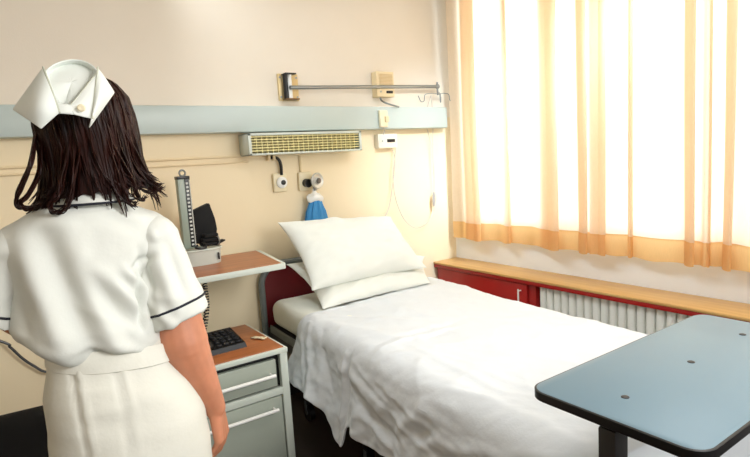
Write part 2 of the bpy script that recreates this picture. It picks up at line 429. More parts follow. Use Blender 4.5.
# two gas outlets
def outlet(x0, x1, y0, y1, name, label):
    a = at_y(x0, y0, 2.985); b_ = at_y(x1, y1, 2.985)
    t = thing(name, label, 'outlet', ((a.x+b_.x)/2, D, (a.z+b_.z)/2)); w2, h2 = (b_.x-a.x)/2, (a.z-b_.z)/2
    MB().box((-w2, -.022, -h2), (w2, 0, h2), .006).build('plate', CREAM, t)
    return t, w2, h2
ry = Matrix.Rotation(PI/2, 4, 'X')
o1, w2, h2 = outlet(272.5, 287.5, 174, 191, 'gas_outlet', 'cream gas outlet plate with black bent hose, the left one')
MB().lathe([(.034, 0), (.034, .012), (.026, .018), (.012, .02)], 24, 0, Matrix.Translation((.006, -.02, 0)) @ ry).build('socket', WHITEP, o1)
MB().lathe([(.015, 0), (.015, .006), (.008, .008)], 16, 0, Matrix.Translation((.01, -.038, 0)) @ ry).build('socket_core', BLACK, o1)
hp = [at_y(268, 158.5, 2.985), at_y(275, 157.5, 2.98), at_y(279, 160, 2.975), at_y(281, 166, 2.975), at_y(281.5, 175, 2.98)]
MB().tube(smoothpath([q-o1.location for q in hp], 5), .0095, 10).build('hose', BLACK, o1)
cl = MB()
for x in (268, 273): cl.box(at_y(x-1, 160.5, 2.985)-o1.location-Vector((0, .02, 0)), at_y(x+1, 154.5, 2.985)-o1.location+Vector((0, .014, 0)), .002)
cl.build('pipe_clip', OLDCREAM, o1)
o2, w2, h2 = outlet(298, 312.5, 172.5, 190, 'gas_outlet', 'cream gas outlet plate with round metal valve above the blue bag')
MB().tube([(-.02, -.006, h2), (-.02, -.006, h2+.1)], .009, 8).build('riser_pipe', OLDCREAM, o2)
MB().tube([(.0, -.022, -.01), (.0, -.055, -.012)], .026, 16).build('knob', BLACK, o2)
v = MB(); v.lathe([(.018, 0), (.046, .004), (.050, .014), (.044, .020), (.032, .014), (.024, .014), (.018, .022), (.006, .024)], 26, 0, Matrix.Translation((.044, -.07, 0)) @ Matrix.Rotation(.25, 4, 'Z') @ ry)
v.build('valve_wheel', mat('satin_metal', (206, 204, 196), .35, metal=.5), o2)
v = MB(); v.tube([(.044, -.02, 0), (.044, -.075, 0)], .016, 14);
v.tube([(.044, -.05, 0), (.044, -.05, -.06)], .014, 12)
v.build('valve_body', STEEL, o2)
v = MB(); v.lathe([(.006, .004), (.017, .002), (.017, .008), (.006, .01)], 18, 0, Matrix.Translation((.047, -.094, 0)) @ Matrix.Rotation(.25, 4, 'Z') @ ry)
v.build('valve_hub', mat('hub_dark', (96, 90, 82), .4), o2)

# blue drawstring bag hanging from the valve
bc = at_y(314.5, 200, 2.95)
bag = thing('drawstring_bag', 'blue gathered fabric bag with white collar hanging from the right outlet', 'bag', (bc.x, 2.95, bc.z-.36))
rings = []
for z, rx, ryy in ((.36, .030, .022), (.352, .040, .028), (.335, .044, .03), (.29, .064, .032), (.22, .078, .034), (.14, .086, .036), (.06, .082, .036), (.01, .06, .03), (0, .03, .015)):
    rg = []
    for k in range(56):
        a = 2*PI*k/56; m_ = 1+(.11*math.sin(a*9+z*3)+.05*math.sin(a*17))*min(1, max(.15, (z)/.2))
        rg.append((rx*math.cos(a)*m_+.004, ryy*math.sin(a)*m_, z))
    rings.append(rg)
MB().loft(rings[::-1]).build('bag', BLUE, bag)
c_ = MB(); rg_ = []
for rr_, zz_ in ((.030, .350), (.046, .353), (.055, .366), (.054, .382), (.040, .394), (.022, .400), (.012, .412), (.010, .43)):
    rg_.append([(rr_*math.cos(2*PI*k/40)*(1+.07*math.sin(5*2*PI*k/40+zz_*60))+.003, rr_*.62*math.sin(2*PI*k/40), zz_+.006*math.sin(3*2*PI*k/40)*(rr_ > .03)) for k in range(40)])
c_.loft(rg_)
c_.build('collar', WHITEP, bag)

# ------------------------------------------------------------------ window side: cupboard, ledge, radiator, curtains
SX, SZ = 2.565, .650
sill = MB().box((SX, -.8, SZ-.016), (WX, D, SZ), .004).build('trim_1', SILLWOOD); sill['kind'] = 'structure'
MB().box((SX+.004, -.8, SZ-.040), (SX+.03, D, SZ-.017), .002).build('ledge_lip', REDP, sill)
cy0, cy1 = 2.10, 2.985
cb = thing('wall_cupboard', 'dark red low cupboard under the oak ledge in the corner', 'cupboard', (SX+.02, (cy0+cy1)/2, 0))
hh = (cy1-cy0)/2
MB().box((.014, -hh, .0), (WX-SX-.02, hh, SZ-.042), .003).build('carcass', REDP, cb)
d_ = MB().box((-.004, -hh+.055, .08), (.014, hh-.01, SZ-.045), .003).build('door', REDP, cb)
hz0, hz1 = .47, .575; hyy = -hh+.10
hb = MB(); hb.tube([(-.03, hyy, hz0), (-.03, hyy, hz1)], .005, 8); hb.tube([(-.03, hyy, hz0+.012), (0, hyy, hz0+.012)], .004, 8); hb.tube([(-.03, hyy, hz1-.012), (0, hyy, hz1-.012)], .004, 8)
hb.build('handle', WHITEP, d_)
rad = thing('radiator', 'cream ribbed column radiator under the oak window ledge', 'radiator', (2.665, 2.06, 0))
pitch = .0505
def section_mesh():
    m_ = MB()
    m_.box((-.062, -.0215, .10), (.062, .0215, .612), .017, seg=3)
    m_.box((-.03, -.0252, .12), (.03, .0252, .16), .002); m_.box((-.03, -.0252, .56), (.03, .0252, .60), .002)
    return m_.mesh('section')
sm = section_mesh()
for k in range(30):
    link('section', sm, None if k else RADW, rad).location = (0, -k*pitch, 0)
pb = MB()
for k in (1, 28): pb.tube([(0, -k*pitch, 0), (0, -k*pitch, .13)], .012, 10)
pb.tube([(0, .02, .598), (0, -29*pitch-.02, .598)], .016, 10); pb.tube([(0, .02, .14), (0, -29*pitch-.02, .14)], .016, 10)
pb.build('pipework', RADW, rad)

CX = 2.715
def cy(px): return at_x(px, 120, CX).y
def curtain_path(y0, y1, folds, seed):
    """plan path of one curtain from y0 down to y1; folds: (y, width, depth) pleats overlapping themselves"""
    rnd = random.Random(seed); P = [(0, y0)]; y = y0; ph = 0
    fs = sorted(folds, reverse=True)+[(y1, 0, 0)]
    for fy, fw, fd in fs:
        n = max(1, int(round((y-fy-fw/2)/.105)))
        ys = y; ye = fy+fw/2 if fw else fy
        for k in range(1, n+1):
            t = k/n; ph += 1
            P.append(((.032 if ph % 2 else -.028)*rnd.uniform(.5, 1.1) if not (fw == 0 and k == n) else 0, ys+(ye-ys)*t))
        if fw:                      # room-side lap folded back over itself
            P.append((-fd, fy-fw*.55)); P.append((-fd-.012, fy-fw*.35)); P.append((-.004, fy+fw*.42)); P.append((.012, fy+fw*.40)); P.append((.004, fy-fw*.62))
            y = fy-fw*.62
    return P
def make_curtain(name, label, y0, y1, folds, seed, z0, z1):
    root = thing(name, label, 'curtain', (CX, (y0+y1)/2, z0), 0, 'peach curtains at the window')
    P = smoothpath([(a, b-(y0+y1)/2, 0) for a, b in curtain_path(y0, y1, folds, seed)], 6)
    nz = 16; HH = .118
    g = []; hg = []
    for i in range(nz+1):
        f = i/nz; z = (HH-.004)+(z1-z0-HH)*f
        amp = 1.25-.45*f
        g.append([(p.x*amp+.006*math.sin(3*f+p.y*7), p.y+.010*math.sin(2.2*f+p.y*9)*(1-f), z) for p in P])
    for i in range(4):
        f = i/3; amp = 1.25+.03*(1-f)
        hg.append([(p.x*amp+.006*math.sin(p.y*7)-.0035, p.y+.010*math.sin(p.y*9), HH*f+.004*math.sin(p.y*31)*(1-f)) for p in P])
    MB().grid(g).build('cloth', CUR, root)
    MB().grid(hg).build('hem', HEM, root)
    return root
split = at_x(686, 240, CX).y
make_curtain('curtain', 'wide peach-white curtain hanging on the left beside the chrome arm, orange hem', 2.915, split+.006,
             [(cy(472), .11, .02), (cy(508), .03, .015), (cy(550), .12, .03), (cy(582), .075, .02), (cy(600), .085, .02), (cy(632), .03, .015)], 3, .822, ZC-.002)
make_curtain('curtain', 'peach-white curtain on the right edge of picture above the blue-grey table', split+.001, .2,
             [(cy(690.5), .06, .03), (cy(710), .02, .015), (cy(730), .05, .02), (.75, .05, .03), (.5, .05, .03)], 5, .822, ZC-.002)

# ------------------------------------------------------------------ bed
BX, BY, BR = 1.69, 2.935, math.radians(-3.2)
bed = thing('hospital_bed', 'hospital bed with maroon headboard and grey tube frame', 'bed', (BX, BY, 0), BR)
hw = .49
def arch(hw, top, rr, y):
    pts = [(-hw, y, .02), (-hw, y, top-rr)]
    for k in range(1, 9): a = PI-PI/2*k/8; pts.append((-hw+rr+rr*math.cos(a), y, top-rr+rr*math.sin(a)))
    pts += [(hw-rr, y, top)]
    for k in range(1, 9): a = PI/2-PI/2*k/8; pts.append((hw-rr+rr*math.cos(a), y, top-rr+rr*math.sin(a)))
    pts += [(hw, y, .02)]
    return pts
for nm, y, top in (('headboard', 0, .845), ('footboard', -2.20, .60)):
    rr = .12 if nm == 'headboard' else .05
    fb = MB().tube(arch(hw, top, rr, y), .019, 12).build(nm, BEDGREY, bed)
    ap = [(x*.97, y-.009, z) for x, _, z in arch(hw, top-.012, rr, y)][1:-1]
    ap = [(-hw*.97, y-.009, .40)]+ap+[(hw*.97, y-.009, .40)]
    MB().prism(ap, (0, .018, 0)).build('panel', HEADRED if nm == 'headboard' else BEDGREY, fb)
fr = MB()
for sx in (-1, 1): fr.box((sx*.455-.02, -2.2, .40), (sx*.455+.02, -.01, .475), .006)
for y in (-.4, -1.1, -1.8): fr.box((-.45, y-.02, .40), (.45, y+.02, .45), .004)
fr.box((-.45, -2.18, .465), (.45, -.02, .485), .004)
fr.build('side_frame', BEDDARK, bed)
MB().box((-.478, -2.15, .452), (-.470, -.05, .50), .004).build('side_rail', BEDGREY, bed)
uf = MB()
for y in (-.35, -1.75):
    uf.box((-.42, y-.025, .16), (.42, y+.025, .21), .006)
    for sx in (-1, 1): uf.box((sx*.40-.02, y-.02, .1), (sx*.40+.02, y+.02, .41), .004)
uf.box((-.05, -1.75, .165), (.05, -.35, .205), .006)
uf.build('underframe', BEDDARK, bed)
for sx in (-1, 1):
    for y in (-.35, -1.0, -1.75):
        if y == -1.0 and sx == 1: continue
        cw = MB(); cw.tube([(sx*.40-.014, y, .05), (sx*.40+.014, y, .05)], .05, 22)
        if y == -1.0: cw.box((sx*.40-.02, y-.02, .06), (sx*.40+.02, y+.02, .41), .004)
        wh = cw.build('caster', BLACK, bed)
        hb_ = MB(); hb_.tube([(sx*.40-.02, y, .05), (sx*.40+.02, y, .05)], .014, 14); hb_.box((sx*.40-.022, y-.012, .05), (sx*.40-.016, y+.012, .12), .002); hb_.box((sx*.40+.016, y-.012, .05), (sx*.40+.022, y+.012, .12), .002)
        hb_.build('caster_fork', STEEL, wh)
MT = .648
mt = MB().box((-.462, -2.16, .487), (.468, -.03, MT), .055, seg=5).build('mattress', SHEET)
mt.data.materials.clear(); mt.data.materials.append(SHEET)
evaluated(mt, [('REMESH', dict(mode='VOXEL', voxel_size=.016)), ('SMOOTH', dict(factor=.5, iterations=3))])
displace(mt, lambda p, n: (.006*noise.noise(Vector((p.x*5, p.y*7, p.z*9))) + .004*noise.noise(Vector((p.x*3+p.z*14, p.y*18, p.z*4))))*(1 if n.z > -.5 else 0))
mt.location = (BX, BY, 0); mt.rotation_euler = (0, 0, BR)
tag(mt, 'mattress in a white fitted sheet lying on the bed frame', 'mattress')

# bedcover: cross-sections swept from head end to foot end
BRM = Matrix.Translation((BX, BY, 0)) @ Matrix.Rotation(BR, 4, 'Z'); BRI = BRM.inverted()
def bedpt(x, y, z=.665): return BRI @ at_z(x, y, z)
top = MT+.012
LX, RXX = -.500, .505
hemL_y = [-2.62, -2.45, -2.0, -1.6, -1.34, -1.22, -1.15, -1.10, -1.075, -1.045, -1.00, -.92, -.81, -.70, -.60, -.40]
hemL_z = [.28, .28, .265, .27, .285, .275, .285, .31, .30, .195, .205, .275, .345, .352, .355, .39]
flL    = [.02, .02, .02, .02, .03, .035, .03, .025, .055, .06, .065, .07, .075, .085, .10, .115]
def cover_point(s, vy):
    """s in 0..1 from left hem across to right hem at bed-y vy"""
    hz_ = interp(vy, hemL_y, hemL_z); fl = interp(vy, hemL_y, flL)
    R_ = .045; Rl = .095; lenL = top-hz_-Rl; arcL = R_*PI/2; arcl = Rl*PI/2; wid = (RXX-LX)-R_-Rl; lenR = .20
    head = max(0, min(1, (vy+.9)/.6)); bul = .06*head
    tot = lenL+arcl+wid+arcL+lenR; u = s*tot
    if u < lenL:
        f = 1-u/lenL
        x = LX-fl*f**1.3-.012*math.sin(vy*16+1)*f-.010*math.sin(vy*37)*f; z = top-Rl-lenL*f
    elif u < lenL+arcl:
        a = (u-lenL)/Rl; x = LX+Rl-Rl*math.cos(a); z = top-Rl+Rl*math.sin(a)
    elif u < lenL+arcl+wid:
        x = LX+Rl+(u-lenL-arcl); z = top
    elif u < lenL+arcl+arcL+wid:
        a = (u-lenL-arcl-wid)/R_; x = RXX-R_+R_*math.sin(a); z = top-R_+R_*math.cos(a)
    else:
        f = (u-lenL-arcl-arcL-wid)/lenR; x = RXX+.03*f; z = top-R_-lenR*f
    if x > .1: x += bul*((x-.1)/.4)
    return x, z
V2 = lambda a, b: Vector((a, b))
creases = []
def cr(x0, y0, x1, y1, w, amp):
    a = bedpt(x0, y0); b_ = bedpt(x1, y1); creases.append((V2(a.x, a.y), V2(b_.x, b_.y), w, amp))
cr(362, 353, 470, 322, .022, .007); cr(372, 345, 470, 316, .03, -.006); cr(412, 346, 505, 392, .025, .006); cr(420, 336, 420, 345, .03, .005)
cr(352, 380, 410, 389, .03, .012); cr(365, 386, 405, 396, .028, -.012); cr(392, 380, 450, 402, .03, .008)
cr(320, 340, 350, 372, .03, .010); cr(312, 352, 345, 382, .03, -.008); cr(440, 385, 500, 400, .02, .006); cr(480, 370, 560, 395, .03, .006)
cr(330, 322, 420, 345, .05, .008); cr(340, 312, 440, 318, .05, -.006); cr(450, 300, 560, 345, .05, .005)
cr(395, 398, 470, 425, .03, .012); cr(400, 408, 460, 432, .03, -.012); cr(450, 420, 540, 448, .03, .010); cr(520, 350, 610, 372, .03, .005)
NU, NV = 150, 230
rows = []
for j in range(NV+1):
    row = []
    for i in range(NU+1):
        s = i/NU
        fx = max(0, min(1, (s-.22)/.6))
        vh = -.50+.05*math.sin(fx*6)*(.4)+.10*fx+.16*max(0, fx-.6)/.4
        vy = vh+(-2.52-vh)*(j/NV)
        x, z = cover_point(s, vy)
        P = Vector((x, vy, z))
        ov = max(0, -2.25-vy); sd = max(0, min(1, (top-.02-z)/.12))
        if ov > 0: P = Vector((x, -2.25-.04*(1-math.exp(-ov/.04))-.02*ov, z-max(0, ov-.02)*(1-sd)))
        side = max(0, min(1, (top-.02-z)/.12))      # 1 on the hanging part
        w = .010*noise.noise(Vector((x*3.2, vy*3.2, 1.3)))+.006*noise.noise(Vector((x*8+vy*4, vy*8-x*3, z*8)))
        w += .0035*noise.noise(Vector((x*22+vy*6, vy*20, z*20)))
        for a, b_, ww, amp in creases: w += ridge(V2(x-(top-z)*.7, vy), a, b_, ww*.7, amp*1.3)
        rn = 1-2.6*abs(noise.noise(Vector((x*5+vy*2, vy*4-x*2, 9.1))))
        w += .006*max(0, rn)**2
        if side > 0:
            q = V2(vy, z)
            w += side*(.006*noise.noise(Vector((vy*6+z*5, z*6, 4.2)))+.004*noise.noise(Vector((vy*18+z*14, z*14, 2))))
            rn = 1-abs(noise.noise(Vector((vy*5+z*9, z*17-vy*7, 7.7))))*2
            w += side*(.007*max(0, rn-.35)**1.5+.004*max(0, 1-abs(noise.noise(Vector((vy*13+z*16, z*36-vy*9, 1.7))))*2.4))
            for a, c, ww, amp in ((V2(-.60, .66), V2(-.86, .25), .022, .014), (V2(-.75, .66), V2(-.95, .35), .02, -.012), (V2(-1.02, .60), V2(-1.035, .2), .012, .018),
                                  (V2(-1.055, .60), V2(-1.07, .3), .012, -.018), (V2(-1.03, .60), V2(-1.40, .50), .010, .009), (V2(-1.03, .55), V2(-1.75, .40), .014, .010),
                                  (V2(-1.05, .50), V2(-1.5, .36), .012, -.008), (V2(-1.1, .42), V2(-1.6, .27), .012, .008), (V2(-1.3, .56), V2(-1.9, .47), .012, .008), (V2(-.56, .60), V2(-.72, .38), .012, .008)):
                w += ridge(q, a, c, ww, amp)
        nx, nz = (-1, .15) if side > .6 and x < 0 else ((1, .1) if side > .6 else (-.5*side if x < 0 else .5*side, 1))
        if j < 5:                                    # rolled head edge
            w -= (5-j)*.0022
        row.append(P+Vector((nx, 0, nz)).normalized()*w)
    rows.append(row)
bl = MB().grid(rows).build('bedcover', BLANK)
evaluated(bl, [('SMOOTH', dict(factor=.4, iterations=2)), ('SOLIDIFY', dict(thickness=.009, offset=-1)), ('SUBSURF', dict(levels=1))])
bl.location = (BX, BY, 0); bl.rotation_euler = (0, 0, BR)
tag(bl, 'rumpled white bedcover spread over the bed, corner hanging down its left side', 'bedcover')

def pillow(name, label, TL, TR, BL, BR_, th, seed, flap=False):
    TL, TR, BL, BR_ = map(Vector, (TL, TR, BL, BR_)); c = (TL+TR+BL+BR_)/4
    nrm = (TR-TL).cross(BL-TL).normalized()
    if nrm.z < 0: nrm = -nrm
    n = 44; m_ = MB(); rnd = Vector((seed*3.1, seed*1.7, 0))
    for sgn in (1, -1):
        g = []
        for i in range(n+1):
            rw = []
            for j in range(n+1):
                u = -1+2*j/n; v = -1+2*i/n
                uu = u*(1-.085*(1-v*v)); vv = v*(1-.07*(1-u*u))
                P = (TL*(1-uu)*(1-vv)+TR*(1+uu)*(1-vv)+BL*(1-uu)*(1+vv)+BR_*(1+uu)*(1+vv))/4
                hgt = max(0, (1-u*u))**.55*max(0, (1-v*v))**.5
                edge = (1-hgt)
                w = .010*noise.noise(Vector((u*2.2, v*2.2, sgn))+rnd)+.007*noise.noise(Vector((u*6+v*2, v*5, sgn*2))+rnd)*1.2
                w += .006*math.sin(9*math.atan2(v, u)+seed)*edge*hgt*3
                w += .007*max(0, 1-3*abs(noise.noise(Vector((u*1.6+v, v*1.6-u*.5, seed*7)))))**2
                amp = th*(1 if sgn > 0 else .55)
                rw.append(P-c+nrm*(sgn*hgt*amp+w*min(1, hgt*2.2)))
            g.append(rw)
        m_.grid(g)
    if flap:                                       # loose open end of the case beyond the filling
        d = (TL-TR).normalized()
        for off in (.012, -.008):
            g = []
            for i in range(25):
                v = -1+2*i/24; A = TL.lerp(BL, (v+1)/2)-c; rw = []
                for k in range(7):
                    f = k/6; rw.append(A-d*.02+d*(.085*f*(.75+.25*math.cos(v*2)))+nrm*(off*math.cos(v*1.4)*2.2*(.3+f)+.010*noise.noise(Vector((v*3, f*2, off*50))+rnd)))
                g.append(rw)
            m_.grid(g)
    o = m_.build(name, PILLOW)
    bm = bmesh.new(); bm.from_mesh(o.data); bmesh.ops.remove_doubles(bm, verts=bm.verts, dist=.0006); bmesh.ops.recalc_face_normals(bm, faces=bm.faces); bm.to_mesh(o.data); bm.free()
    evaluated(o, [('SUBSURF', dict(levels=1))])
    o.location = c
    return tag(o, label, 'pillow')
pillow('pillow', 'lower white pillow lying flat under the other pillow on the bed',
       at_y(284, 264, 2.80), at_y(426, 256, 2.80), at_y(322, 310, 2.42), at_y(431, 283, 2.43), .08, 2)
pillow('pillow', 'upper white pillow propped against the headboard, on top of the other pillow',
       at_y(276, 222, 2.80), at_y(391, 216, 2.84), at_y(311, 292, 2.47), at_y(428, 268, 2.47), .115, 5)

# ------------------------------------------------------------------ bedside cabinet with raised flap
KX0, KX1, KY0, KY1, KZ = .44, .972, 2.17, 2.645, .62
cab = thing('bedside_cabinet', 'grey-green metal bedside cabinet with brown top and raised upper shelf', 'cabinet', ((KX0+KX1)/2, (KY0+KY1)/2, 0))
kw, kd = (KX1-KX0)/2, (KY1-KY0)/2
cs = MB()
for sx in (-1, 1): cs.box((sx*kw, -kd+.012, .06), (sx*(kw-.016), kd, KZ-.025), .003)
cs.box((-kw, kd-.012, .06), (kw, kd, KZ-.025), .002); cs.box((-kw, -kd+.02, .06), (kw, kd, .085), .002)
cs.box((-kw+.01, -kd+.03, .40), (kw-.01, kd, .41), .001)
cs.build('carcass', CABGREY, cab)
pf = MB()
for sx in (-1, 1): pf.box((sx*kw, -kd, .03), (sx*(kw-.036), -kd+.03, KZ-.026), .004)
pf.box((-kw+.034, -kd+.001, .405), (kw-.034, -kd+.03, .437), .003); pf.box((-kw+.034, -kd+.001, .05), (kw-.034, -kd+.03, .085), .003)
pf.build('front_frame', CABLIGHT, cab)
MB().box((-kw+.03, -kd+.03, .44), (kw-.03, -kd+.036, KZ-.028)).build('drawer_gap_shade', BLACK, cab)  # black sheet standing in for the shade inside the drawer gap
dr = MB().box((-kw+.040, -kd+.004, .447), (kw-.056, -kd+.03, .572), .004).build('drawer', CABGREY, cab)
def bar(z, x0, x1, par):
    hb = MB(); hb.tube([(x0, -kd-.028, z), (x1, -kd-.028, z)], .008, 10)
    for x in (x0+.012, x1-.012): hb.tube([(x, -kd-.028, z), (x, -kd+.008, z)], .0055, 8)
    return hb.build('handle', WHITEP, par)
bar(.51, -kw+.09, kw-.075, dr)
dd = MB().box((-kw+.040, -kd+.002, .09), (kw-.042, -kd+.03, .400), .004).build('door', CABGREY, cab)
bar(.352, -kw+.09, kw-.075, dd)
tp = MB().box((-kw, -kd-.006, KZ-.026), (kw+.002, kd, KZ-.004), .004).build('top_edge', CABLIGHT, cab)
MB().box((-kw+.012, -kd+.008, KZ-.008), (kw-.012, kd-.008, KZ), .002).build('worktop', TOPWOOD, cab)
for sx in (-1, 1):
    for y in (-kd+.05, kd-.05): MB().tube([(sx*(kw-.05)-.012, y, .03), (sx*(kw-.05)+.012, y, .03)], .03, 16).build('caster', BLACK, cab)
FZ = .945
f0 = Vector(((KX0+KX1)/2, (KY0+KY1)/2, 0))
c1 = at_z(286.5, 262.5, FZ); c2 = at_z(256, 250, FZ)
fl_poly = [(.40, c1.y), (c1.x-.01, c1.y), (c1.x, c1.y+.012), (c2.x+.02, c2.y-.02), (c2.x+.005, c2.y), (.40, c2.y)]
fl = MB().prism([Vector((x, y, FZ-.03))-f0 for x, y in fl_poly], (0, 0, .028), 0, .003).build('upper_shelf', CABLIGHT, cab)
ins = [(.414, c1.y+.014), (c1.x-.022, c1.y+.014), (c2.x-.008, c2.y-.014), (.414, c2.y-.014)]
MB().prism([Vector((x, y, FZ-.004))-f0 for x, y in ins], (0, 0, .004)).build('shelf_surface', TOPWOOD, fl)
col = MB(); col.box((-kw+.01, kd-.06, KZ-.01), (-kw+.06, kd-.02, FZ-.028), .006); col.box((-kw+.0, kd-.16, FZ-.05), (-kw+.07, kd+.1, FZ-.028), .004)
col.build('shelf_column', CABGREY, cab)

# tray, sphygmomanometer, cuff
tx0 = .66; tc_ = Vector((.80, 2.79, FZ))
tray = thing('instrument_tray', 'pale oval tray stand carrying the blood pressure gauge on the upper shelf', 'tray', tc_)
def oval(rx, ryy, z, n=40, e=2.6):
    out = []
    for k in range(n):
        a = 2*PI*k/n; c, s = math.cos(a), math.sin(a)
        out.append((rx*math.copysign(abs(c)**(2/e), c), ryy*math.copysign(abs(s)**(2/e), s), z))
    return out
MB().loft([oval(.112, .072, 0), oval(.114, .074, .006), oval(.116, .076, .068), oval(.118, .078, .076)]).build('tray_body', TRAYW, tray)
MB().ring(oval(.119, .079, .078), .006).build('rim', CABLIGHT, tray)
MB().box((.085, -.074, .02), (.091, -.060, .055), .001).build('clip', BLACK, tray)
TZ = FZ+.085
sp = thing('sphygmomanometer', 'tall grey upright blood pressure gauge with dotted scale and top ring', 'blood pressure gauge', (.762, 2.79, TZ), math.radians(4))
MB().box((-.031, -.018, 0), (.031, .018, .368), .004).build('case', SPHYG, sp)
MB().box((.004, -.022, .01), (.0305, -.016, .355), .001).build('scale_plate', SCALEM, sp)
g = MB()
for k in range(17): g.box((.008, -.0235, .018+k*.0194), (.020, -.021, .018+k*.0194+.009))
g.build('scale_marks', DIAL, sp)
MB().tube([(.0262, -.024, .012), (.0262, -.024, .35)], .0028, 8).build('mercury_tube', DIAL, sp)
MB().box((-.0325, -.020, .354), (.0325, .019, .370), .002).build('case_cap', BLACK, sp)
MB().ring([(.004+.015*math.cos(2*PI*k/20), 0, 0.385+.015*math.sin(2*PI*k/20)) for k in range(20)], .005).build('ring', STEEL, sp)
cf = thing('pressure_cuff', 'black fabric cuff leaning against the grey blood pressure gauge', 'cuff', (.862, 2.765, TZ))
pl = [at_y(194, 210.5, 2.775), at_y(209.5, 203.0, 2.775), at_y(215.5, 219, 2.775), at_y(217.5, 229, 2.775), at_y(216, 240, 2.775), at_y(206, 244, 2.775), at_y(193, 244, 2.775), at_y(192, 222, 2.775)]
k_ = MB().prism([q-cf.location for q in pl], (0, .045, 0), 0, .006).build('wrap', BLACKF, cf)
fl_ = MB()
for k in range(3):
    fl_.box((-.05+.006*k, -.035, .006+.022*k), (.045-.004*k, .03, .026+.022*k), .008, 0, Matrix.Rotation(.1*(k-1), 4, 'Z'))
fl_.prism([(.02, -.03, .004), (.075, -.02, .022), (.07, .02, .022), (.02, .02, .004)], (0, 0, .008), 0, .002)
fl_.build('folds', BLACKF, cf)
MB().tube(smoothpath([(-.075, -.035, .02), (-.09, -.05, .01), (-.07, -.062, .006), (-.04, -.058, .008), (-.045, -.04, .035)], 6), .0055, 8).build('tube', BLACK, cf)
MB().tube(smoothpath([(.028, -.04, .006), (.036, -.045, .03), (.030, -.042, .055)], 6), .004, 8).build('buckle', STEEL, cf)

# torn paper on the back corner of the worktop
pp = at_z(280, 334, KZ); g = []
for i in range(9):
    g.append([Vector((-.045+.010*i+.004*math.sin(j*2+i), -.014+.0045*j+.003*math.sin(i*1.7), .004+.006*abs(noise.noise(Vector((i*.6, j*.7, 2))))+.0004*i)) for j in range(7)])
sc = MB().grid(g).build('paper_scrap', mat('scrap_paper', (232, 218, 182), .8))
evaluated(sc, [('SOLIDIFY', dict(thickness=.0015, offset=0))]); sc.location = (min(pp.x, KX1-.05), pp.y, KZ); sc.rotation_euler = (0, 0, math.radians(-62))
tag(sc, 'small torn cream paper scrap on right edge of the lower brown cabinet top', 'paper')

# telephone on worktop
ph = thing('telephone', 'black desk telephone with keypad on the cabinet worktop beside nurse', 'telephone', at_z(222, 347, KZ), math.radians(2))
q = MB(); pr = [(-.13, -.085, 0), (.085, -.085, 0), (.085, .095, 0), (-.13, .095, 0)]
tpz = [(-.125, -.08, .022), (.08, -.08, .022), (.08, .09, .055), (-.125, .09, .055)]
q.add(pr+tpz, [(3, 2, 1, 0), (4, 5, 6, 7), (0, 1, 5, 4), (1, 2, 6, 5), (2, 3, 7, 6), (3, 0, 4, 7)])
pb_ = q.build('base', BLACK, ph, smooth=False)
slope = math.atan2(.033, .17)
KEY = mat('phone_keys', (34, 34, 38), .4)
for r_ in range(5):
    for c_2 in range(4):
        x = -.03+c_2*.029; y = -.055+r_*.03
        MB().box((x-.010, -.009, 0), (x+.010, .009, .006), .002).build('key', KEY, pb_).matrix_local = Matrix.Translation((0, y, .022+(y+.08)*.194)) @ Matrix.Rotation(slope, 4, 'X')
hs = MB(); hs.tube(smoothpath([(-.095, -.09, .045), (-.095, -.04, .072), (-.095, .04, .085), (-.095, .095, .072)], 5), .016, 12)
hs.ell((-.095, -.08, .045), (.028, .03, .02)); hs.ell((-.095, .09, .072), (.028, .03, .02))
hs.build('handset', BLACK, ph)
# coiled cord rises to the upper shelf
A = at_y(205, 284, 2.43)-ph.location; B_ = Vector((-.1, .0, .07))
A = Vector((A.x, A.y, A.z)); pts = []; Nn = 26
side = at_y(203, 332, 2.35)-ph.location
ctrl = smoothpath([A, (A+side)/2+Vector((.012, 0, 0)), side, B_], 30)
for i in range(Nn*10+1):
    f = i/(Nn*10); c0 = ctrl[min(len(ctrl)-1, int(f*(len(ctrl)-1)))]
    a = 2*PI*i/10; pts.append(c0+Vector((.010*math.cos(a), .010*math.sin(a), 0)))
MB().tube(pts, .0032, 6).build('coiled_cord', BLACK, ph)

# black chair behind nurse, and cable on the wall
ch = thing('office_chair', 'black padded chair with rounded back at the lower left behind nurse', 'chair', (-.06, 2.15, 0), math.radians(-4))
g = []
for i in range(17):
    z = -1+2*i/16; rw = []
    for k in range(17):
        u = -1+2*k/16; e = 1-.12*abs(z)**3
        rw.append((u*.23*e, -.24+.05*u*u, .44+.20*(z+1)/2*1.0+.0*u))
    g.append(rw)
b = MB(); b.box((-.23, -.27, .40), (.23, -.20, .735), .06, seg=5)
bk = b.build('backrest', BLACKF, ch)
evaluated(bk, [('REMESH', dict(mode='VOXEL', voxel_size=.012)), ('SMOOTH', dict(factor=.5, iterations=6))])
displace(bk, lambda p, n: Vector((0, -.05*(p.x/.23)**2*-1, -.02*(p.x/.23)**2)), along=False)
st = MB().box((-.24, -.18, .42), (.24, .26, .49), .03, seg=4).build('seat', BLACKF, ch)
MB().box((-.03, -.26, .36), (.03, -.0, .40), .006).build('back_support', BLACK, ch)
MB().tube([(0, .02, .09), (0, .02, .43)], .028, 16).build('pedestal', STEEL, ch)
for k in range(5):
    a = 2*PI*k/5+.3
    lg = MB(); lg.tube([(0, .02, .10), (.27*math.cos(a), .02+.27*math.sin(a), .07)], [.028, .018], 10); lgo = lg.build('leg', BLACK, ch)
    MB().tube([(.27*math.cos(a)-.012, .02+.27*math.sin(a), .03), (.27*math.cos(a)+.012, .02+.27*math.sin(a), .03)], .03, 14).build('caster', BLACK, lgo)
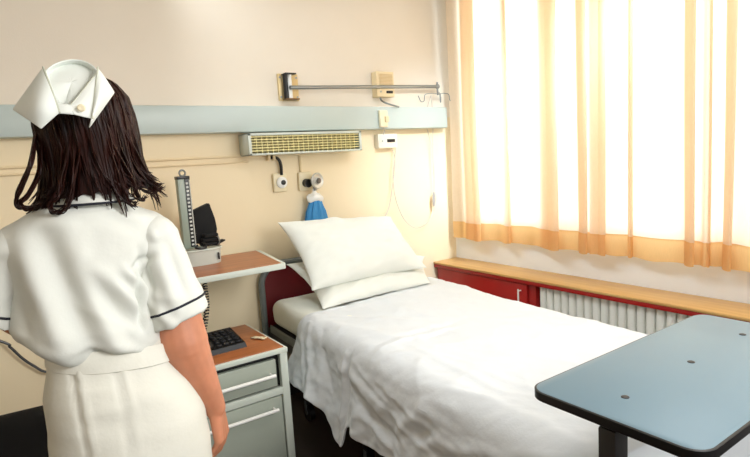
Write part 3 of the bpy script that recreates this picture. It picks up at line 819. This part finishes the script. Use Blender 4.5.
cpts = [Vector((-.7, 2.985, 1.05)), Vector((-.4, 2.975, .93)), at_y(0, 341, 2.96), at_y(10, 347, 2.96), at_y(22, 358, 2.96), at_y(34, 366, 2.96), at_y(48, 372, 2.96), Vector((.2, 2.975, .50)), Vector((.3, 2.985, .3)), Vector((.32, 2.985, .095))]
cab_ = MB().tube(smoothpath(cpts, 8), .006, 8); cab_.box((-.74, 2.972, 1.02), (-.66, 2.999, 1.10), .005)
tag(cab_.build('cable', BLACK), 'thin black cable sagging along the wall left of nurse', 'cable')

# ------------------------------------------------------------------ overbed table
ot = thing('overbed_table', 'blue-grey overbed table with black edge on dark pole across the bed', 'table', (1.35, .60, 0))
hx, hy_ = .408, .19
def rrect(hx, hy, r, z, n=8):
    out = []
    for cx, cy_, a0 in ((hx-r, hy-r, 0), (-hx+r, hy-r, PI/2), (-hx+r, -hy+r, PI), (hx-r, -hy+r, 3*PI/2)):
        for k in range(n+1): a = a0+PI/2*k/n; out.append((cx+r*math.cos(a), cy_+r*math.sin(a), z))
    return out
tt = MB().loft([rrect(hx-.002, hy_-.002, .040, .862), rrect(hx-.001, hy_-.001, .041, .8795), rrect(hx-.004, hy_-.004, .038, .8815)]).build('tabletop', TABLET, ot)
MB().loft([rrect(hx, hy_, .042, .858), rrect(hx+.003, hy_+.003, .045, .860), rrect(hx+.003, hy_+.003, .045, .8785), rrect(hx, hy_, .042, .880)]).build('edge_band', BLACK, tt)
for x in (-.30, -.01, .28): MB().lathe([(.0085, 0), (.0085, .0012), (.006, .0022), (.002, .0014)], 18, 0, Matrix.Translation((x, .018, .8814))).build('screw', STEEL if 0 else BEDDARK, tt)
MB().box((-.394, -.10, .852), (-.356, .12, .860), .002).box((-.385, -.015, .849), (.3, .015, .860), .002).build('support_bracket', POLE, ot)
MB().box((-.40, -.02, .05), (-.352, .02, .85), .005).build('pole', POLE, ot)
bs = MB(); bs.box((-.405, -.28, .05), (-.345, .30, .09), .008); bs.box((-.40, -.28, .05), (.05, -.24, .085), .006); bs.box((-.40, .26, .05), (.05, .30, .085), .006)
bs.build('base', POLE, ot)
for x in (-.37, .03):
    for y in (-.26, .28): MB().tube([(x-.012, y, .027), (x+.012, y, .027)], .027, 16).build('caster', BLACK, ot)
# ------------------------------------------------------------------ nurse (local frame: origin between feet, facing +Y)
NP = Vector((.185, 1.5, 0)); NR = math.radians(-6)
NM = Matrix.Translation(NP) @ Matrix.Rotation(NR, 4, 'Z'); NI = NM.inverted()
HC = Vector((.014, .01, 1.553)); HR = Matrix.Rotation(math.radians(-14), 4, 'Z') @ Matrix.Rotation(math.radians(-5), 4, 'Y')   # head turned and tilted
def hd(x, y, z): return HC + (HR @ Vector((x, y, z)))
def ellring(cx, cy_, z, rx, ryf, ryb, n=40, e=2.2, tilt=0):
    out = []
    for k in range(n):
        a = 2*PI*k/n; c, s = math.cos(a), math.sin(a); ryy = ryf if s > 0 else ryb
        out.append((cx+rx*math.copysign(abs(c)**(2/e), c), cy_+ryy*math.copysign(abs(s)**(2/e), s), z+tilt*c))
    return out
b = MB()
hrot = HR.to_3x3()
b.ell(hd(0, -.012, .02), (.074, .092, .092), rot=hrot)                 # cranium
b.ell(hd(0, .030, -.045), (.060, .058, .075), rot=hrot)                # face
b.ell(hd(0, .055, -.095), (.034, .030, .026), rot=hrot)                # chin
b.cone(hd(0, .088, .01), .009, hd(0, .108, -.032), .014)               # nose
b.ell(hd(0, .090, -.066), (.024, .012, .012), rot=hrot)                # mouth mound
b.ell(hd(.034, .076, -.035), (.02, .016, .02), rot=hrot); b.ell(hd(-.034, .076, -.035), (.02, .016, .02), rot=hrot)
for sx in (-1, 1): b.ell(hd(sx*.077, -.008, -.018), (.010, .020, .032), rot=hrot)
b.cone((.004, -.005, 1.34), .056, hd(0, -.012, -.06), .052)            # neck
b.loft([ellring(cx, 0, z, rx, rf, rb) for z, rx, rf, rb, cx in ((.76, .15, .10, .11, .02), (.88, .15, .10, .11, .02), (.98, .115, .085, .085, .0), (1.10, .12, .09, .085, -.035), (1.22, .13, .09, .085, -.03), (1.27, .12, .075, .075, -.025), (1.335, .05, .045, .045, -.015))])
# legs
for sx in (-1, 1):
    b.cone((sx*.085+.012, 0, .80), .085, (sx*.085, .005, .47), .055); b.cone((sx*.085, .005, .47), .052, (sx*.088, -.01, .30), .05)
    b.cone((sx*.088, -.01, .30), .05, (sx*.09, -.01, .09), .033); b.cone((sx*.09, -.02, .055), .032, (sx*.094, .09, .028), .022)
# right arm
def L(px, py, dy=0.0):
    """photo point at the nurse's own depth -> nurse-local coordinates"""
    q = NI @ at_y(px, py, 1.5); return Vector((q.x, q.y+dy, q.z))
sR = Vector((.135, 0, 1.255)); eR = L(179, 338, -.055); wR = L(211, 401, -.05)
b.cone(sR, .048, (sR+eR)/2, .056); b.cone((sR+eR)/2, .062, eR, .067)
b.cone(eR, .066, eR.lerp(wR, .35), .053); b.cone(eR.lerp(wR, .35), .053, wR, .030)
def hand(b, w, d, side, back, curl=.35):
    """w wrist, d hand direction, side = thumb direction, back = back-of-hand direction"""
    d = d.normalized(); side = (side-d*side.dot(d)).normalized(); back = (back-d*back.dot(d)-side*back.dot(side)).normalized()
    kn = []
    for k, (o_, ln) in enumerate(((.030, .078), (.010, .088), (-.010, .082), (-.029, .064))):
        k0 = w+d*(.088-.004*abs(k-1))+side*o_; kn.append(k0)
        b.cone(w+side*o_*.55+d*.005, .0175, k0, .0125)
        p_ = k0; dirv = d.copy(); c0 = curl*(1+.22*k)
        for f, r0, r1 in ((.46, .0105, .0092), (.31, .0092, .0082), (.23, .0082, .0066)):
            ax = side; dirv = (Matrix.Rotation(-c0*(1 if ax.cross(dirv).dot(back) > 0 else -1), 3, ax) @ dirv).normalized()
            q_ = p_+dirv*ln*f; b.cone(p_, r0, q_, r1, 12); p_ = q_
    t0 = w+d*.02+side*.028; t1 = w+d*.052+side*.054-back*.014; t2 = w+d*.082+side*.060-back*.028; t3 = w+d*.106+side*.056-back*.036
    b.cone(w+d*.012+side*.012, .017, t1, .0135); b.cone(t1, .0125, t2, .0108, 12); b.cone(t2, .0105, t3, .0078, 12)
hand(b, wR+Vector((.004, .004, -.010)), Vector((.07, .02, -.72)), Vector((.5, .85, 0)), Vector((.85, -.5, 0)), .36)
# left arm, bent forward with the hand at the waist
sL = Vector((-.175, 0, 1.25)); eL = L(14, 322, .06); wL = L(60, 364, .20)
b.cone(sL, .046, (sL+eL)/2, .049); b.cone((sL+eL)/2, .051, eL, .043); b.cone(eL, .043, eL.lerp(wL, .35), .042); b.cone(eL.lerp(wL, .35), .042, wL, .028)
hand(b, wL, Vector((.75, .45, -.1)), Vector((0, .2, 1)), Vector((-.5, 1, .1)))
nurse = b.build('person', SKIN)
evaluated(nurse, [('REMESH', dict(mode='VOXEL', voxel_size=.0042)), ('SMOOTH', dict(factor=.5, iterations=5))])
nurse.location = NP; nurse.rotation_euler = (0, 0, NR)
tag(nurse, 'person in white nurse uniform and folded cap standing with back turned, facing the bed', 'person')
for sx in (-1, 1):
    e = MB().ell(hd(sx*.031, .071, .004), (.0125, .0125, .0125), 16, 10).build('eye', EYEW, nurse)
    MB().ell(hd(sx*.031, .0805, .004), (.006, .004, .006), 12, 8).build('iris', EYEB, e)
    MB().tube(smoothpath([hd(sx*.014, .092, .026), hd(sx*.032, .090, .032), hd(sx*.052, .074, .026)], 5), [.003]*11, 6).build('eyebrow', HAIRM, nurse)
MB().ell(hd(0, .101, -.062), (.021, .005, .0035), rot=hrot).ell(hd(0, .100, -.069), (.018, .005, .0045), rot=hrot).build('mouth', LIPS, nurse)
for sx in (-1, 1):
    s_ = MB(); s_.loft([[(sx*.093+rx*math.cos(2*PI*k/24), cy_+ryy*math.sin(2*PI*k/24), z) for k in range(24)] for z, rx, ryy, cy_ in ((0, .043, .125, .045), (.02, .045, .127, .045), (.045, .042, .115, .035), (.075, .040, .06, -.02), (.085, .037, .05, -.022))])
    s_.build('shoe', SHOE, nurse)

# skirt
sk = MB()
skr = [(.50, .185, .15, .16, .024), (.60, .192, .15, .165, .026), (.72, .192, .14, .168, .026), (.80, .186, .135, .162, .026), (.88, .172, .125, .142, .013), (.945, .148, .112, .118, .006), (.990, .139, .106, .108, .002), (1.03, .137, .104, .106, .002)]
rings = []
zs = np.linspace(.50, 1.03, 37)
for z in zs:
    g_ = [interp(z, [q[0] for q in skr], [q[i] for q in skr]) for i in range(1, 5)]
    rings.append(ellring(g_[3], -.005, z, g_[0], g_[1], g_[2], 120, 2.3, interp(z, [.80, 1.0], [0, -.024])))
skirt = sk.loft(rings).build('skirt', SKIRTM, nurse)
evaluated(skirt, [('SMOOTH', dict(factor=.5, iterations=4))])
def skirt_w(p, n):
    if p.z < .505 or p.z > 1.03: return 0
    w = .004*noise.noise(Vector((p.x*5, p.y*5, p.z*9)))+.003*noise.noise(Vector((p.x*10, p.y*8, p.z*22)))
    if n.y < .2:
        q = V2(p.x, p.z)
        for x in (L(85, 420).x-.05*(.95-L(85, 420).z), L(126, 420).x-.05*(.95-L(126, 420).z)):
            w += (-.007*math.exp(-((p.x-x-.05*(.95-p.z))/.006)**2)+.004*math.exp(-((p.x-x-.05*(.95-p.z)-.012)/.010)**2))*min(1, max(0, (p.z-.72)/.1))+.002*math.sin(p.z*210)*math.exp(-((p.x-x-.05*(.95-p.z))/.02)**2)
        w += ridge(q, V2(-.12, .93), V2(.02, .915), .014, .006)+ridge(q, V2(-.13, .89), V2(.05, .87), .018, .006)+ridge(q, V2(-.14, .84), V2(-.02, .82), .02, .005)+ridge(q, V2(.03, .9), V2(.12, .86), .02, .005)
    return w
displace(skirt, skirt_w)
wb = []
for z, e_ in ((.950, .0005), (.952, .0035), (1.0, .004), (1.003, .001)):
    g_ = [interp(z, [q[0] for q in skr], [q[i] for q in skr]) for i in range(1, 5)]
    wb.append(ellring(g_[3], -.005, z+.008, g_[0]+e_, g_[1]+e_, g_[2]+e_, 80, 2.3, interp(z, [.80, 1.0], [0, -.024])))
MB().loft(wb, caps=False).build('waistband', SKIRTM, skirt)
bvs = None
def surf_curve(o, pts3, origin_fn, off=.003):
    bv = BVHTree.FromObject(o, bpy.context.evaluated_depsgraph_get()); out = []
    for p in pts3:
        src = origin_fn(Vector(p)); dv = (Vector(p)-src).normalized(); h_ = bv.ray_cast(src-dv*0, dv)
        if h_[0] is not None: out.append(h_[0]-dv*off)
    return out
bpy.context.view_layer.update()
pk = surf_curve(skirt, [Vector((.20-.02*k/6, -.02-.012*k, .80+.018*k)) for k in range(7)], lambda p: Vector((.6, -.5, p.z+.02)))
if len(pk) > 2: MB().tube(pk, .003, 6).build('pocket_trim_and_shadow', NAVY, skirt)  # dark trim line that also paints in the shadow along the arm's edge

# blouse: torso and short sleeves as one garment
bl_ = MB()
trings = []
prof = [(.990, .130, .10, .10), (1.005, .148, .115, .118), (1.025, .162, .125, .132), (1.06, .168, .130, .140), (1.10, .162, .135, .132), (1.17, .158, .140, .126), (1.24, .176, .130, .122), (1.285, .180, .108, .112), (1.318, .160, .094, .104), (1.342, .118, .080, .092), (1.362, .072, .062, .072), (1.378, .060, .055, .062)]
for z, rx, rf, rb in prof: trings.append(ellring(interp(z, [.955, .985, 1.04, 1.12, 1.20, 1.30, 1.38], [.004, -.012, -.040, -.044, -.036, -.022, -.016]), -.002, z, rx, rf, rb, 48, 2.35, interp(z, [1.0, 1.10, 1.2], [-.026, -.016, 0])))
bl_.loft(trings)
cR0 = Vector((.124, -.018, 1.262)); cR1 = (L(143, 324)+L(203, 304))/2+Vector((0, -.060, 0))
def sleeve(a, b_, r0, r1, sq, ends):
    """tapered sleeve with an oblique hem"""
    t = (b_-a).normalized(); u = Vector((0, 1, 0)); u = (u-t*u.dot(t)).normalized(); v = t.cross(u); R_ = []
    for k in range(9):
        f = k/8; c = a.lerp(b_, f); rr = r0+(r1-r0)*f; rg = []
        for i in range(36):
            an = 2*PI*i/36; off = v*math.cos(an)*rr+u*math.sin(an)*rr*sq
            rg.append(c+off+t*(ends*f*f*off.x))
        R_.append(rg)
    return R_, t, u, v
SLR = sleeve(cR0, cR1, .070, .080, .97, -.10)
cL0 = Vector((-.172, -.004, 1.262)); cL1 = Vector((-.240, .01, 1.110))
SLL = sleeve(cL0, cL1, .066, .072, 1.02, .2)
bl_.ell((.108, -.004, 1.268), (.072, .082, .062)); bl_.ell((-.150, -.002, 1.268), (.070, .080, .060))
blouse = bl_.build('blouse', UNIF, nurse)
evaluated(blouse, [('REMESH', dict(mode='VOXEL', voxel_size=.006)), ('SMOOTH', dict(factor=.5, iterations=7))])
bfold = []
def bf(x0, y0, x1, y1, w, amp):
    a = L(x0, y0); c = L(x1, y1); bfold.append((V2(a.x, a.z), V2(c.x, c.z), w, amp))
bf(25, 240, 70, 350, .030, .013); bf(45, 232, 95, 345, .030, -.015); bf(72, 235, 118, 340, .032, .012)
bf(85, 262, 130, 335, .026, -.012); bf(95, 262, 140, 300, .020, .010); bf(100, 285, 145, 325, .020, -.009)
bf(120, 262, 150, 290, .013, .010); bf(118, 272, 146, 305, .012, -.009); bf(135, 245, 150, 300, .012, -.012)
bf(145, 228, 152, 236, .012, .006); bf(150, 245, 168, 300, .018, .009); bf(162, 240, 180, 290, .016, -.008); bf(142, 290, 170, 320, .014, .008)
bf(20, 335, 110, 352, .020, .010); bf(60, 342, 140, 345, .016, -.009); bf(5, 260, 30, 345, .028, -.010); bf(110, 330, 150, 345, .014, .008)
bf(133, 262, 139, 318, .008, -.020); bf(128, 262, 150, 250, .010, -.010); bf(98, 210, 135, 225, .02, -.006); bf(30, 215, 80, 225, .03, .006)
def blouse_w(p, n):
    w = .0035*noise.noise(Vector((p.x*9+p.z*5, p.y*9, p.z*7)))+.0016*noise.noise(Vector((p.x*26, p.y*26, p.z*22)))
    if n.y < .35:
        q = V2(p.x, p.z); k = min(1, (.35-n.y)/.4)
        for a, c, ww, amp in bfold: w += k*ridge(q, a, c, ww*.85, amp*1.35)
        rn = 1-2.2*abs(noise.noise(Vector((p.x*7+p.z*6, p.z*7-p.x*3, 5.5))))
        w += .006*k*max(0, rn)**2*min(1, max(0, (1.24-p.z)/.12))
    return w
displace(blouse, blouse_w)
evaluated(blouse, [('SMOOTH', dict(factor=.5, iterations=2))])
bpy.context.view_layer.update()
for SL_, c0 in ((SLR, cR0), (SLL, cL0)):
    m_ = MB(); m_.loft(SL_[0]); m_.ell(c0+Vector((0, 0, .004)), (.066, .074, .052))
    sl = m_.build('sleeve', UNIF, blouse)
    evaluated(sl, [('REMESH', dict(mode='VOXEL', voxel_size=.0055)), ('SMOOTH', dict(factor=.5, iterations=5))])
    displace(sl, blouse_w); evaluated(sl, [('SMOOTH', dict(factor=.5, iterations=1))])
    SL_ += (BVHTree.FromPolygons([v.co.copy() for v in sl.data.vertices], [p.vertices[:] for p in sl.data.polygons]),)
    if c0 is cR0: SLR = SL_
    else: SLL = SL_
for SL_, frac in ((SLR, .83), (SLL, .83)):
    R_, t, u, v, bvh = SL_
    ring0 = R_[6]; ring1 = R_[7]; pts = []
    for p0, p1 in zip(ring0, ring1):
        q = Vector(p0).lerp(Vector(p1), .65); cc_ = sum((Vector(z) for z in ring1), Vector())/len(ring1)
        dv = (q-cc_); dv = (dv-t*dv.dot(t)); src = q+dv*1.2
        h_ = bvh.ray_cast(src, -dv.normalized(), .2)
        pts.append(h_[0]+dv.normalized()*.0008 if h_[0] is not None and (h_[0]-q).length < .03 else q)
    MB().ring(pts, .0032, 8).build('sleeve_trim', NAVY, blouse)
# collar and its piping
colr = []
for (dz, e_) in ((0, 0), (.022, .002), (.026, .008), (.014, .020), (-.004, .034)):
    colr.append(ellring(.002, -.004, 1.366+dz, .060+e_, .056+e_, .063+e_, 40, 2.1))
co = MB().loft(colr, caps=False).build('collar', UNIF, blouse)
evaluated(co, [('SOLIDIFY', dict(thickness=.003, offset=0))])
MB().ring(ellring(.002, -.004, 1.360, .0955, .0915, .0985, 40, 2.1), .0028).build('collar_trim', NAVY, co)

# hair: layered locks over a shell
def hair_env(phi, z):
    """radial envelope around the head axis, phi 0 = back, z relative to head centre"""
    zz = [-.235, -.215, -.19, -.15, -.10, -.05, .0, .05, .085, .108, .120]
    rx = [.150, .146, .138, .124, .112, .110, .110, .104, .084, .050, .004]
    rb = [.080, .088, .094, .098, .102, .112, .121, .116, .094, .055, .004]
    a = interp(z, zz, rx); c = interp(z, zz, rb)
    return a, c
def hair_pt(phi, z, k=1.0):
    a, c = hair_env(phi, z)
    if math.cos(phi) < 0: c = c*.92
    p = Vector((a*k*math.sin(phi), -.014-c*k*math.cos(phi), z))
    q = HR @ Vector((p.x, p.y, max(p.z, -.05))); 
    return HC + q + Vector((0, 0, min(0, p.z+.05)))
hr = MB(); NPh = 110; zl = [.119, .112, .10, .085, .065, .04, .015, -.01, -.035, -.06, -.085, -.11, -.135, -.155, -.172]
g = []
for zi, z in enumerate(zl):
    row = []
    for i in range(NPh+1):
        phi = -2.15+4.3*i/NPh
        k = 1+.035*noise.noise(Vector((phi*9, z*2, 3)))+.02*noise.noise(Vector((phi*24, z*3, 8)))
        zz = z
        if zi == len(zl)-1: zz += .02*noise.noise(Vector((phi*8, 1, 1)))
        if abs(phi) > 1.6 and z < .03: k *= 1-.05*(abs(phi)-1.6)
        row.append(hair_pt(phi, zz, k*.97))
    g.append(row)
hr.grid(g)
# fringe over the forehead
g = []
for zi, z in enumerate([.119, .112, .10, .085, .068]):
    g.append([hair_pt(2.15+ (2*PI-4.3)*i/20, z, .97) for i in range(21)])
hr.grid(g)
rnd = random.Random(11)
clumps = [-2.1+4.2*(k+rnd.uniform(-.3, .3))/21 for k in range(22)]; cz = [rnd.uniform(-.028, .022) for k in range(22)]; cw = [rnd.uniform(-.10, .10) for k in range(22)]
for i in range(330):
    phi = rnd.uniform(-2.1, 2.1); z0 = rnd.uniform(-.02, .112) if i % 3 else rnd.uniform(.06, .116)
    zend = -.175-.045*rnd.random()+.02*noise.noise(Vector((phi*3, 0, 0)))
    if abs(phi) < .5: zend += .01
    ci = min(range(22), key=lambda k: abs(clumps[k]-phi)); zend += cz[ci]
    pts = []; rs = []; nseg = 14; wob = rnd.uniform(-.05, .05); k0 = rnd.uniform(.965, 1.03)
    flip = rnd.random() < .45; sg = 1 if phi > 0 else -1
    for s in range(nseg+1):
        f = s/nseg; z = z0+(zend-z0)*f
        ph_ = phi+(clumps[ci]-phi)*.75*f**2.2+cw[ci]*math.sin(f*5.5)*f+wob*.6*math.sin(f*3.2+i)+.02*math.sin(f*8+i*2)+ (.10*sg*max(0, f-.75)/.25 if flip else 0)
        kk = k0+(.10*max(0, (f-.8)/.2)**1.5 if flip else -.03*max(0, (f-.8)/.2))
        p = hair_pt(ph_, z, kk)
        if flip and f > .86: p.z += .10*(f-.86)
        pts.append(p); rs.append(max(.0008, .0056*rnd.uniform(.85, 1.15)*math.sin(PI*(.08+.86*f))**.6*(1-.45*f)))
    hr.tube(pts, rs, 6, flat=.55)
# big outward flicks seen against the wall and the blouse
for (ph0, z0, path) in ((1.05, -.06, [(138, 165), (147, 180), (154, 186), (159, 184)]), (1.2, -.08, [(134, 178), (143, 190), (152, 190), (160, 187)]),
                        (-1.1, -.06, [(33, 165), (24, 188), (19, 200), (24, 207), (34, 206)]), (-.9, -.08, [(40, 175), (30, 195), (24, 203), (30, 208), (42, 203)]),
                        (-.3, -.10, [(62, 185), (57, 196), (52, 206), (58, 211), (68, 205)]), (-.15, -.1, [(72, 185), (70, 200), (62, 210), (55, 209)]), (.6, -.1, [(118, 180), (122, 196), (128, 203), (133, 200)]), (.8, -.1, [(128, 180), (132, 194), (138, 198), (142, 195)])):
    for j in range(7):
        a = hair_pt(ph0+rnd.uniform(-.2, .2), z0+.05, 1.0); yb = -.105 if abs(ph0) < .9 else -.07
        pts = [hair_pt(ph0+rnd.uniform(-.1, .1), z0+.10, .99), a]+[L(x+rnd.uniform(-2.5, 2.5), y+rnd.uniform(-3, 2), yb+rnd.uniform(-.012, .012)) for x, y in path]
        sp_ = smoothpath(pts, 6); n_ = len(sp_)
        hr.tube(sp_, [max(.0007, .0052*(1-(k/n_))**.6) for k in range(n_)], 6, flat=.6)
hair = hr.build('hair', HAIRM, nurse)

# folded cap
def Q(px, py, d): return L(px, py, d)
def patch(corners, bulge, n=14, dirv=Vector((0, -1, 0))):
    a, b_, c, d_ = corners; g = []
    for i in range(n+1):
        v = i/n; rw = []
        for j in range(n+1):
            u = j/n; p = a*(1-u)*(1-v)+b_*u*(1-v)+c*u*v+d_*(1-u)*v
            rw.append(p+dirv*bulge*math.sin(PI*u)*math.sin(PI*v)+dirv*bulge*.6*math.sin(PI*u))
        g.append(rw)
    return g
# crown: from the back rim forward over the top of the head
rim = [Q(63, 122, -.195), Q(55, 108, -.185), Q(49, 94, -.165), Q(47, 83, -.130), Q(55, 73, -.105), Q(68, 67.5, -.092), Q(82, 68, -.092), Q(93, 75, -.105), Q(96, 86, -.130), Q(91, 100, -.165), Q(82, 112, -.185), Q(73, 122, -.195)]
rim = smoothpath(rim, 5)+[rim[0]]; apex = HC+(HR @ Vector((-.02, .05, .10)))
rows = []
for f in np.linspace(0, 1, 9):
    rw = []
    for p in rim:
        q = p.lerp(apex, f*.93)
        out = (q-(HC+Vector((-.01, -.03, .02)))).normalized()
        rw.append(q+out*.016*math.sin(PI*f))
    rows.append(rw)
cap = MB().grid(rows)
# inner back panel, set in behind the rim
rc = sum(rim[:-1], Vector())/(len(rim)-1); inner = []
for sc_, dy_ in ((1, 0), (.97, .012), (.93, .024), (.90, .028), (.75, .024), (.5, .018), (.25, .016), (0, .016)):
    inner.append([rc+(p-rc)*sc_+Vector((0, dy_, 0)) for p in rim])
cap.grid(inner)
# close lower back edge between the two wings
capo = cap.build('cap', CAPM, nurse)
evaluated(capo, [('SOLIDIFY', dict(thickness=.002, offset=0))])
lw = patch([Q(46, 77, -.130), Q(62, 122, -.208), Q(46, 136, -.202), Q(18, 116, -.130)], .022)
wo = MB().grid(lw).build('wing', CAPM, capo); evaluated(wo, [('SOLIDIFY', dict(thickness=.003, offset=0)), ('SUBSURF', dict(levels=1))])
rw_ = patch([Q(96, 76, -.118), Q(112, 99, -.115), Q(87, 135, -.206), Q(90, 127, -.214)], .014)
wo = MB().grid(rw_).build('wing', CAPM, capo); evaluated(wo, [('SOLIDIFY', dict(thickness=.003, offset=0)), ('SUBSURF', dict(levels=1))])
tb = patch([Q(95.0, 82, -.128), Q(90, 127.5, -.210), Q(74, 123.5, -.207), Q(70, 117, -.200)], .004, 10)
tb2 = tb
wo = MB().grid(tb).build('band', CAPM, capo); evaluated(wo, [('SOLIDIFY', dict(thickness=.003, offset=0)), ('SUBSURF', dict(levels=1))])
tb = patch([Q(59, 113, -.198), Q(76, 116, -.202), Q(74, 123.5, -.206), Q(61, 122.5, -.205)], .002, 6)
wo = MB().grid(tb).build('tab', CAPM, capo); evaluated(wo, [('SOLIDIFY', dict(thickness=.003, offset=0))])
BIND = mat('cap_binding', (196, 198, 182), .7)
bd = MB(); bd.tube(lw[0], .0022, 6); bd.build('binding', BIND, capo)
bd = MB(); bd.tube([q+Vector((0, -.002, 0)) for q in [rw_[k][0] for k in range(len(rw_))]], .0020, 6); bd.build('binding', BIND, capo)
bd = MB(); bd.tube([q+Vector((0, -.001, 0)) for q in [tb2[k][0] for k in range(len(tb2))]], .0016, 6); bd.build('binding', BIND, capo)
bp_ = Q(80.5, 118, -.2125)
MB().lathe([(.001, 0), (.0075, 0), (.008, .002), (.006, .0035), (.001, .003)], 18, 0, Matrix.Translation(bp_) @ ry).build('button', CREAM, capo)

# ------------------------------------------------------------------ light
W = bpy.data.worlds.new('world'); S.world = W; W.use_nodes = True
bg = W.node_tree.nodes['Background']; bg.inputs[0].default_value = (1, .975, .95, 1); bg.inputs[1].default_value = .52
def area(name, loc, target, sx, sy, power, col, spread=180):
    l = bpy.data.lights.new(name, 'AREA'); l.shape = 'RECTANGLE'; l.size = sx; l.size_y = sy; l.energy = power; l.color = col
    l.spread = math.radians(spread)
    o = bpy.data.objects.new(name, l); C.objects.link(o); o.location = loc
    o.rotation_euler = (Vector(target)-Vector(loc)).to_track_quat('-Z', 'Y').to_euler(); return o
area('daylight', (WX+.9, 1.5, 2.0), (0, 1.5, 1.8), 4.2, 2.6, 128, (.80, .92, 1))
area('side_fill', (WX-.05, -1.0, 1.7), (.6, 1.8, .8), 1.4, 1.5, 40, (.92, .97, 1))  # added cool fill from the right; the wall has no opening there
area('ceiling_fill', (1.9, .7, ZC-.03), (1.3, 1.2, 0), 1.0, 1.0, 17, (.97, .98, 1))  # fill added under the ceiling to lift bed and ledge, no fitting modelled
area('window_side_fill', (.75, 1.9, ZC-.04), (2.75, 1.5, .5), 2.4, .5, 17, (.86, .94, 1), 110)  # unseen helper brightening the window wall and radiator
area('room_fill', (-.9, -1.9, 2.0), (.6, 2.5, 1), 2.0, 1.2, 9, (1, .92, .82))  # invented warm fill from the near end of the room
area('key_light', (1.5, -1.3, 2.3), (.25, 1.5, 1.1), .8, .8, 6, (1, .98, .95), 60)  # extra lamp put in to brighten the nurse's back
area('corner_fill', (2.2, 1.0, ZC-.03), (2.72, 3, 1.2), .4, .4, 7.5, (.80, .91, 1), 44)  # added lamp imitating window glare on the back wall corner
S.view_settings.view_transform = 'Standard'; S.view_settings.look = 'None'; S.view_settings.exposure = .22
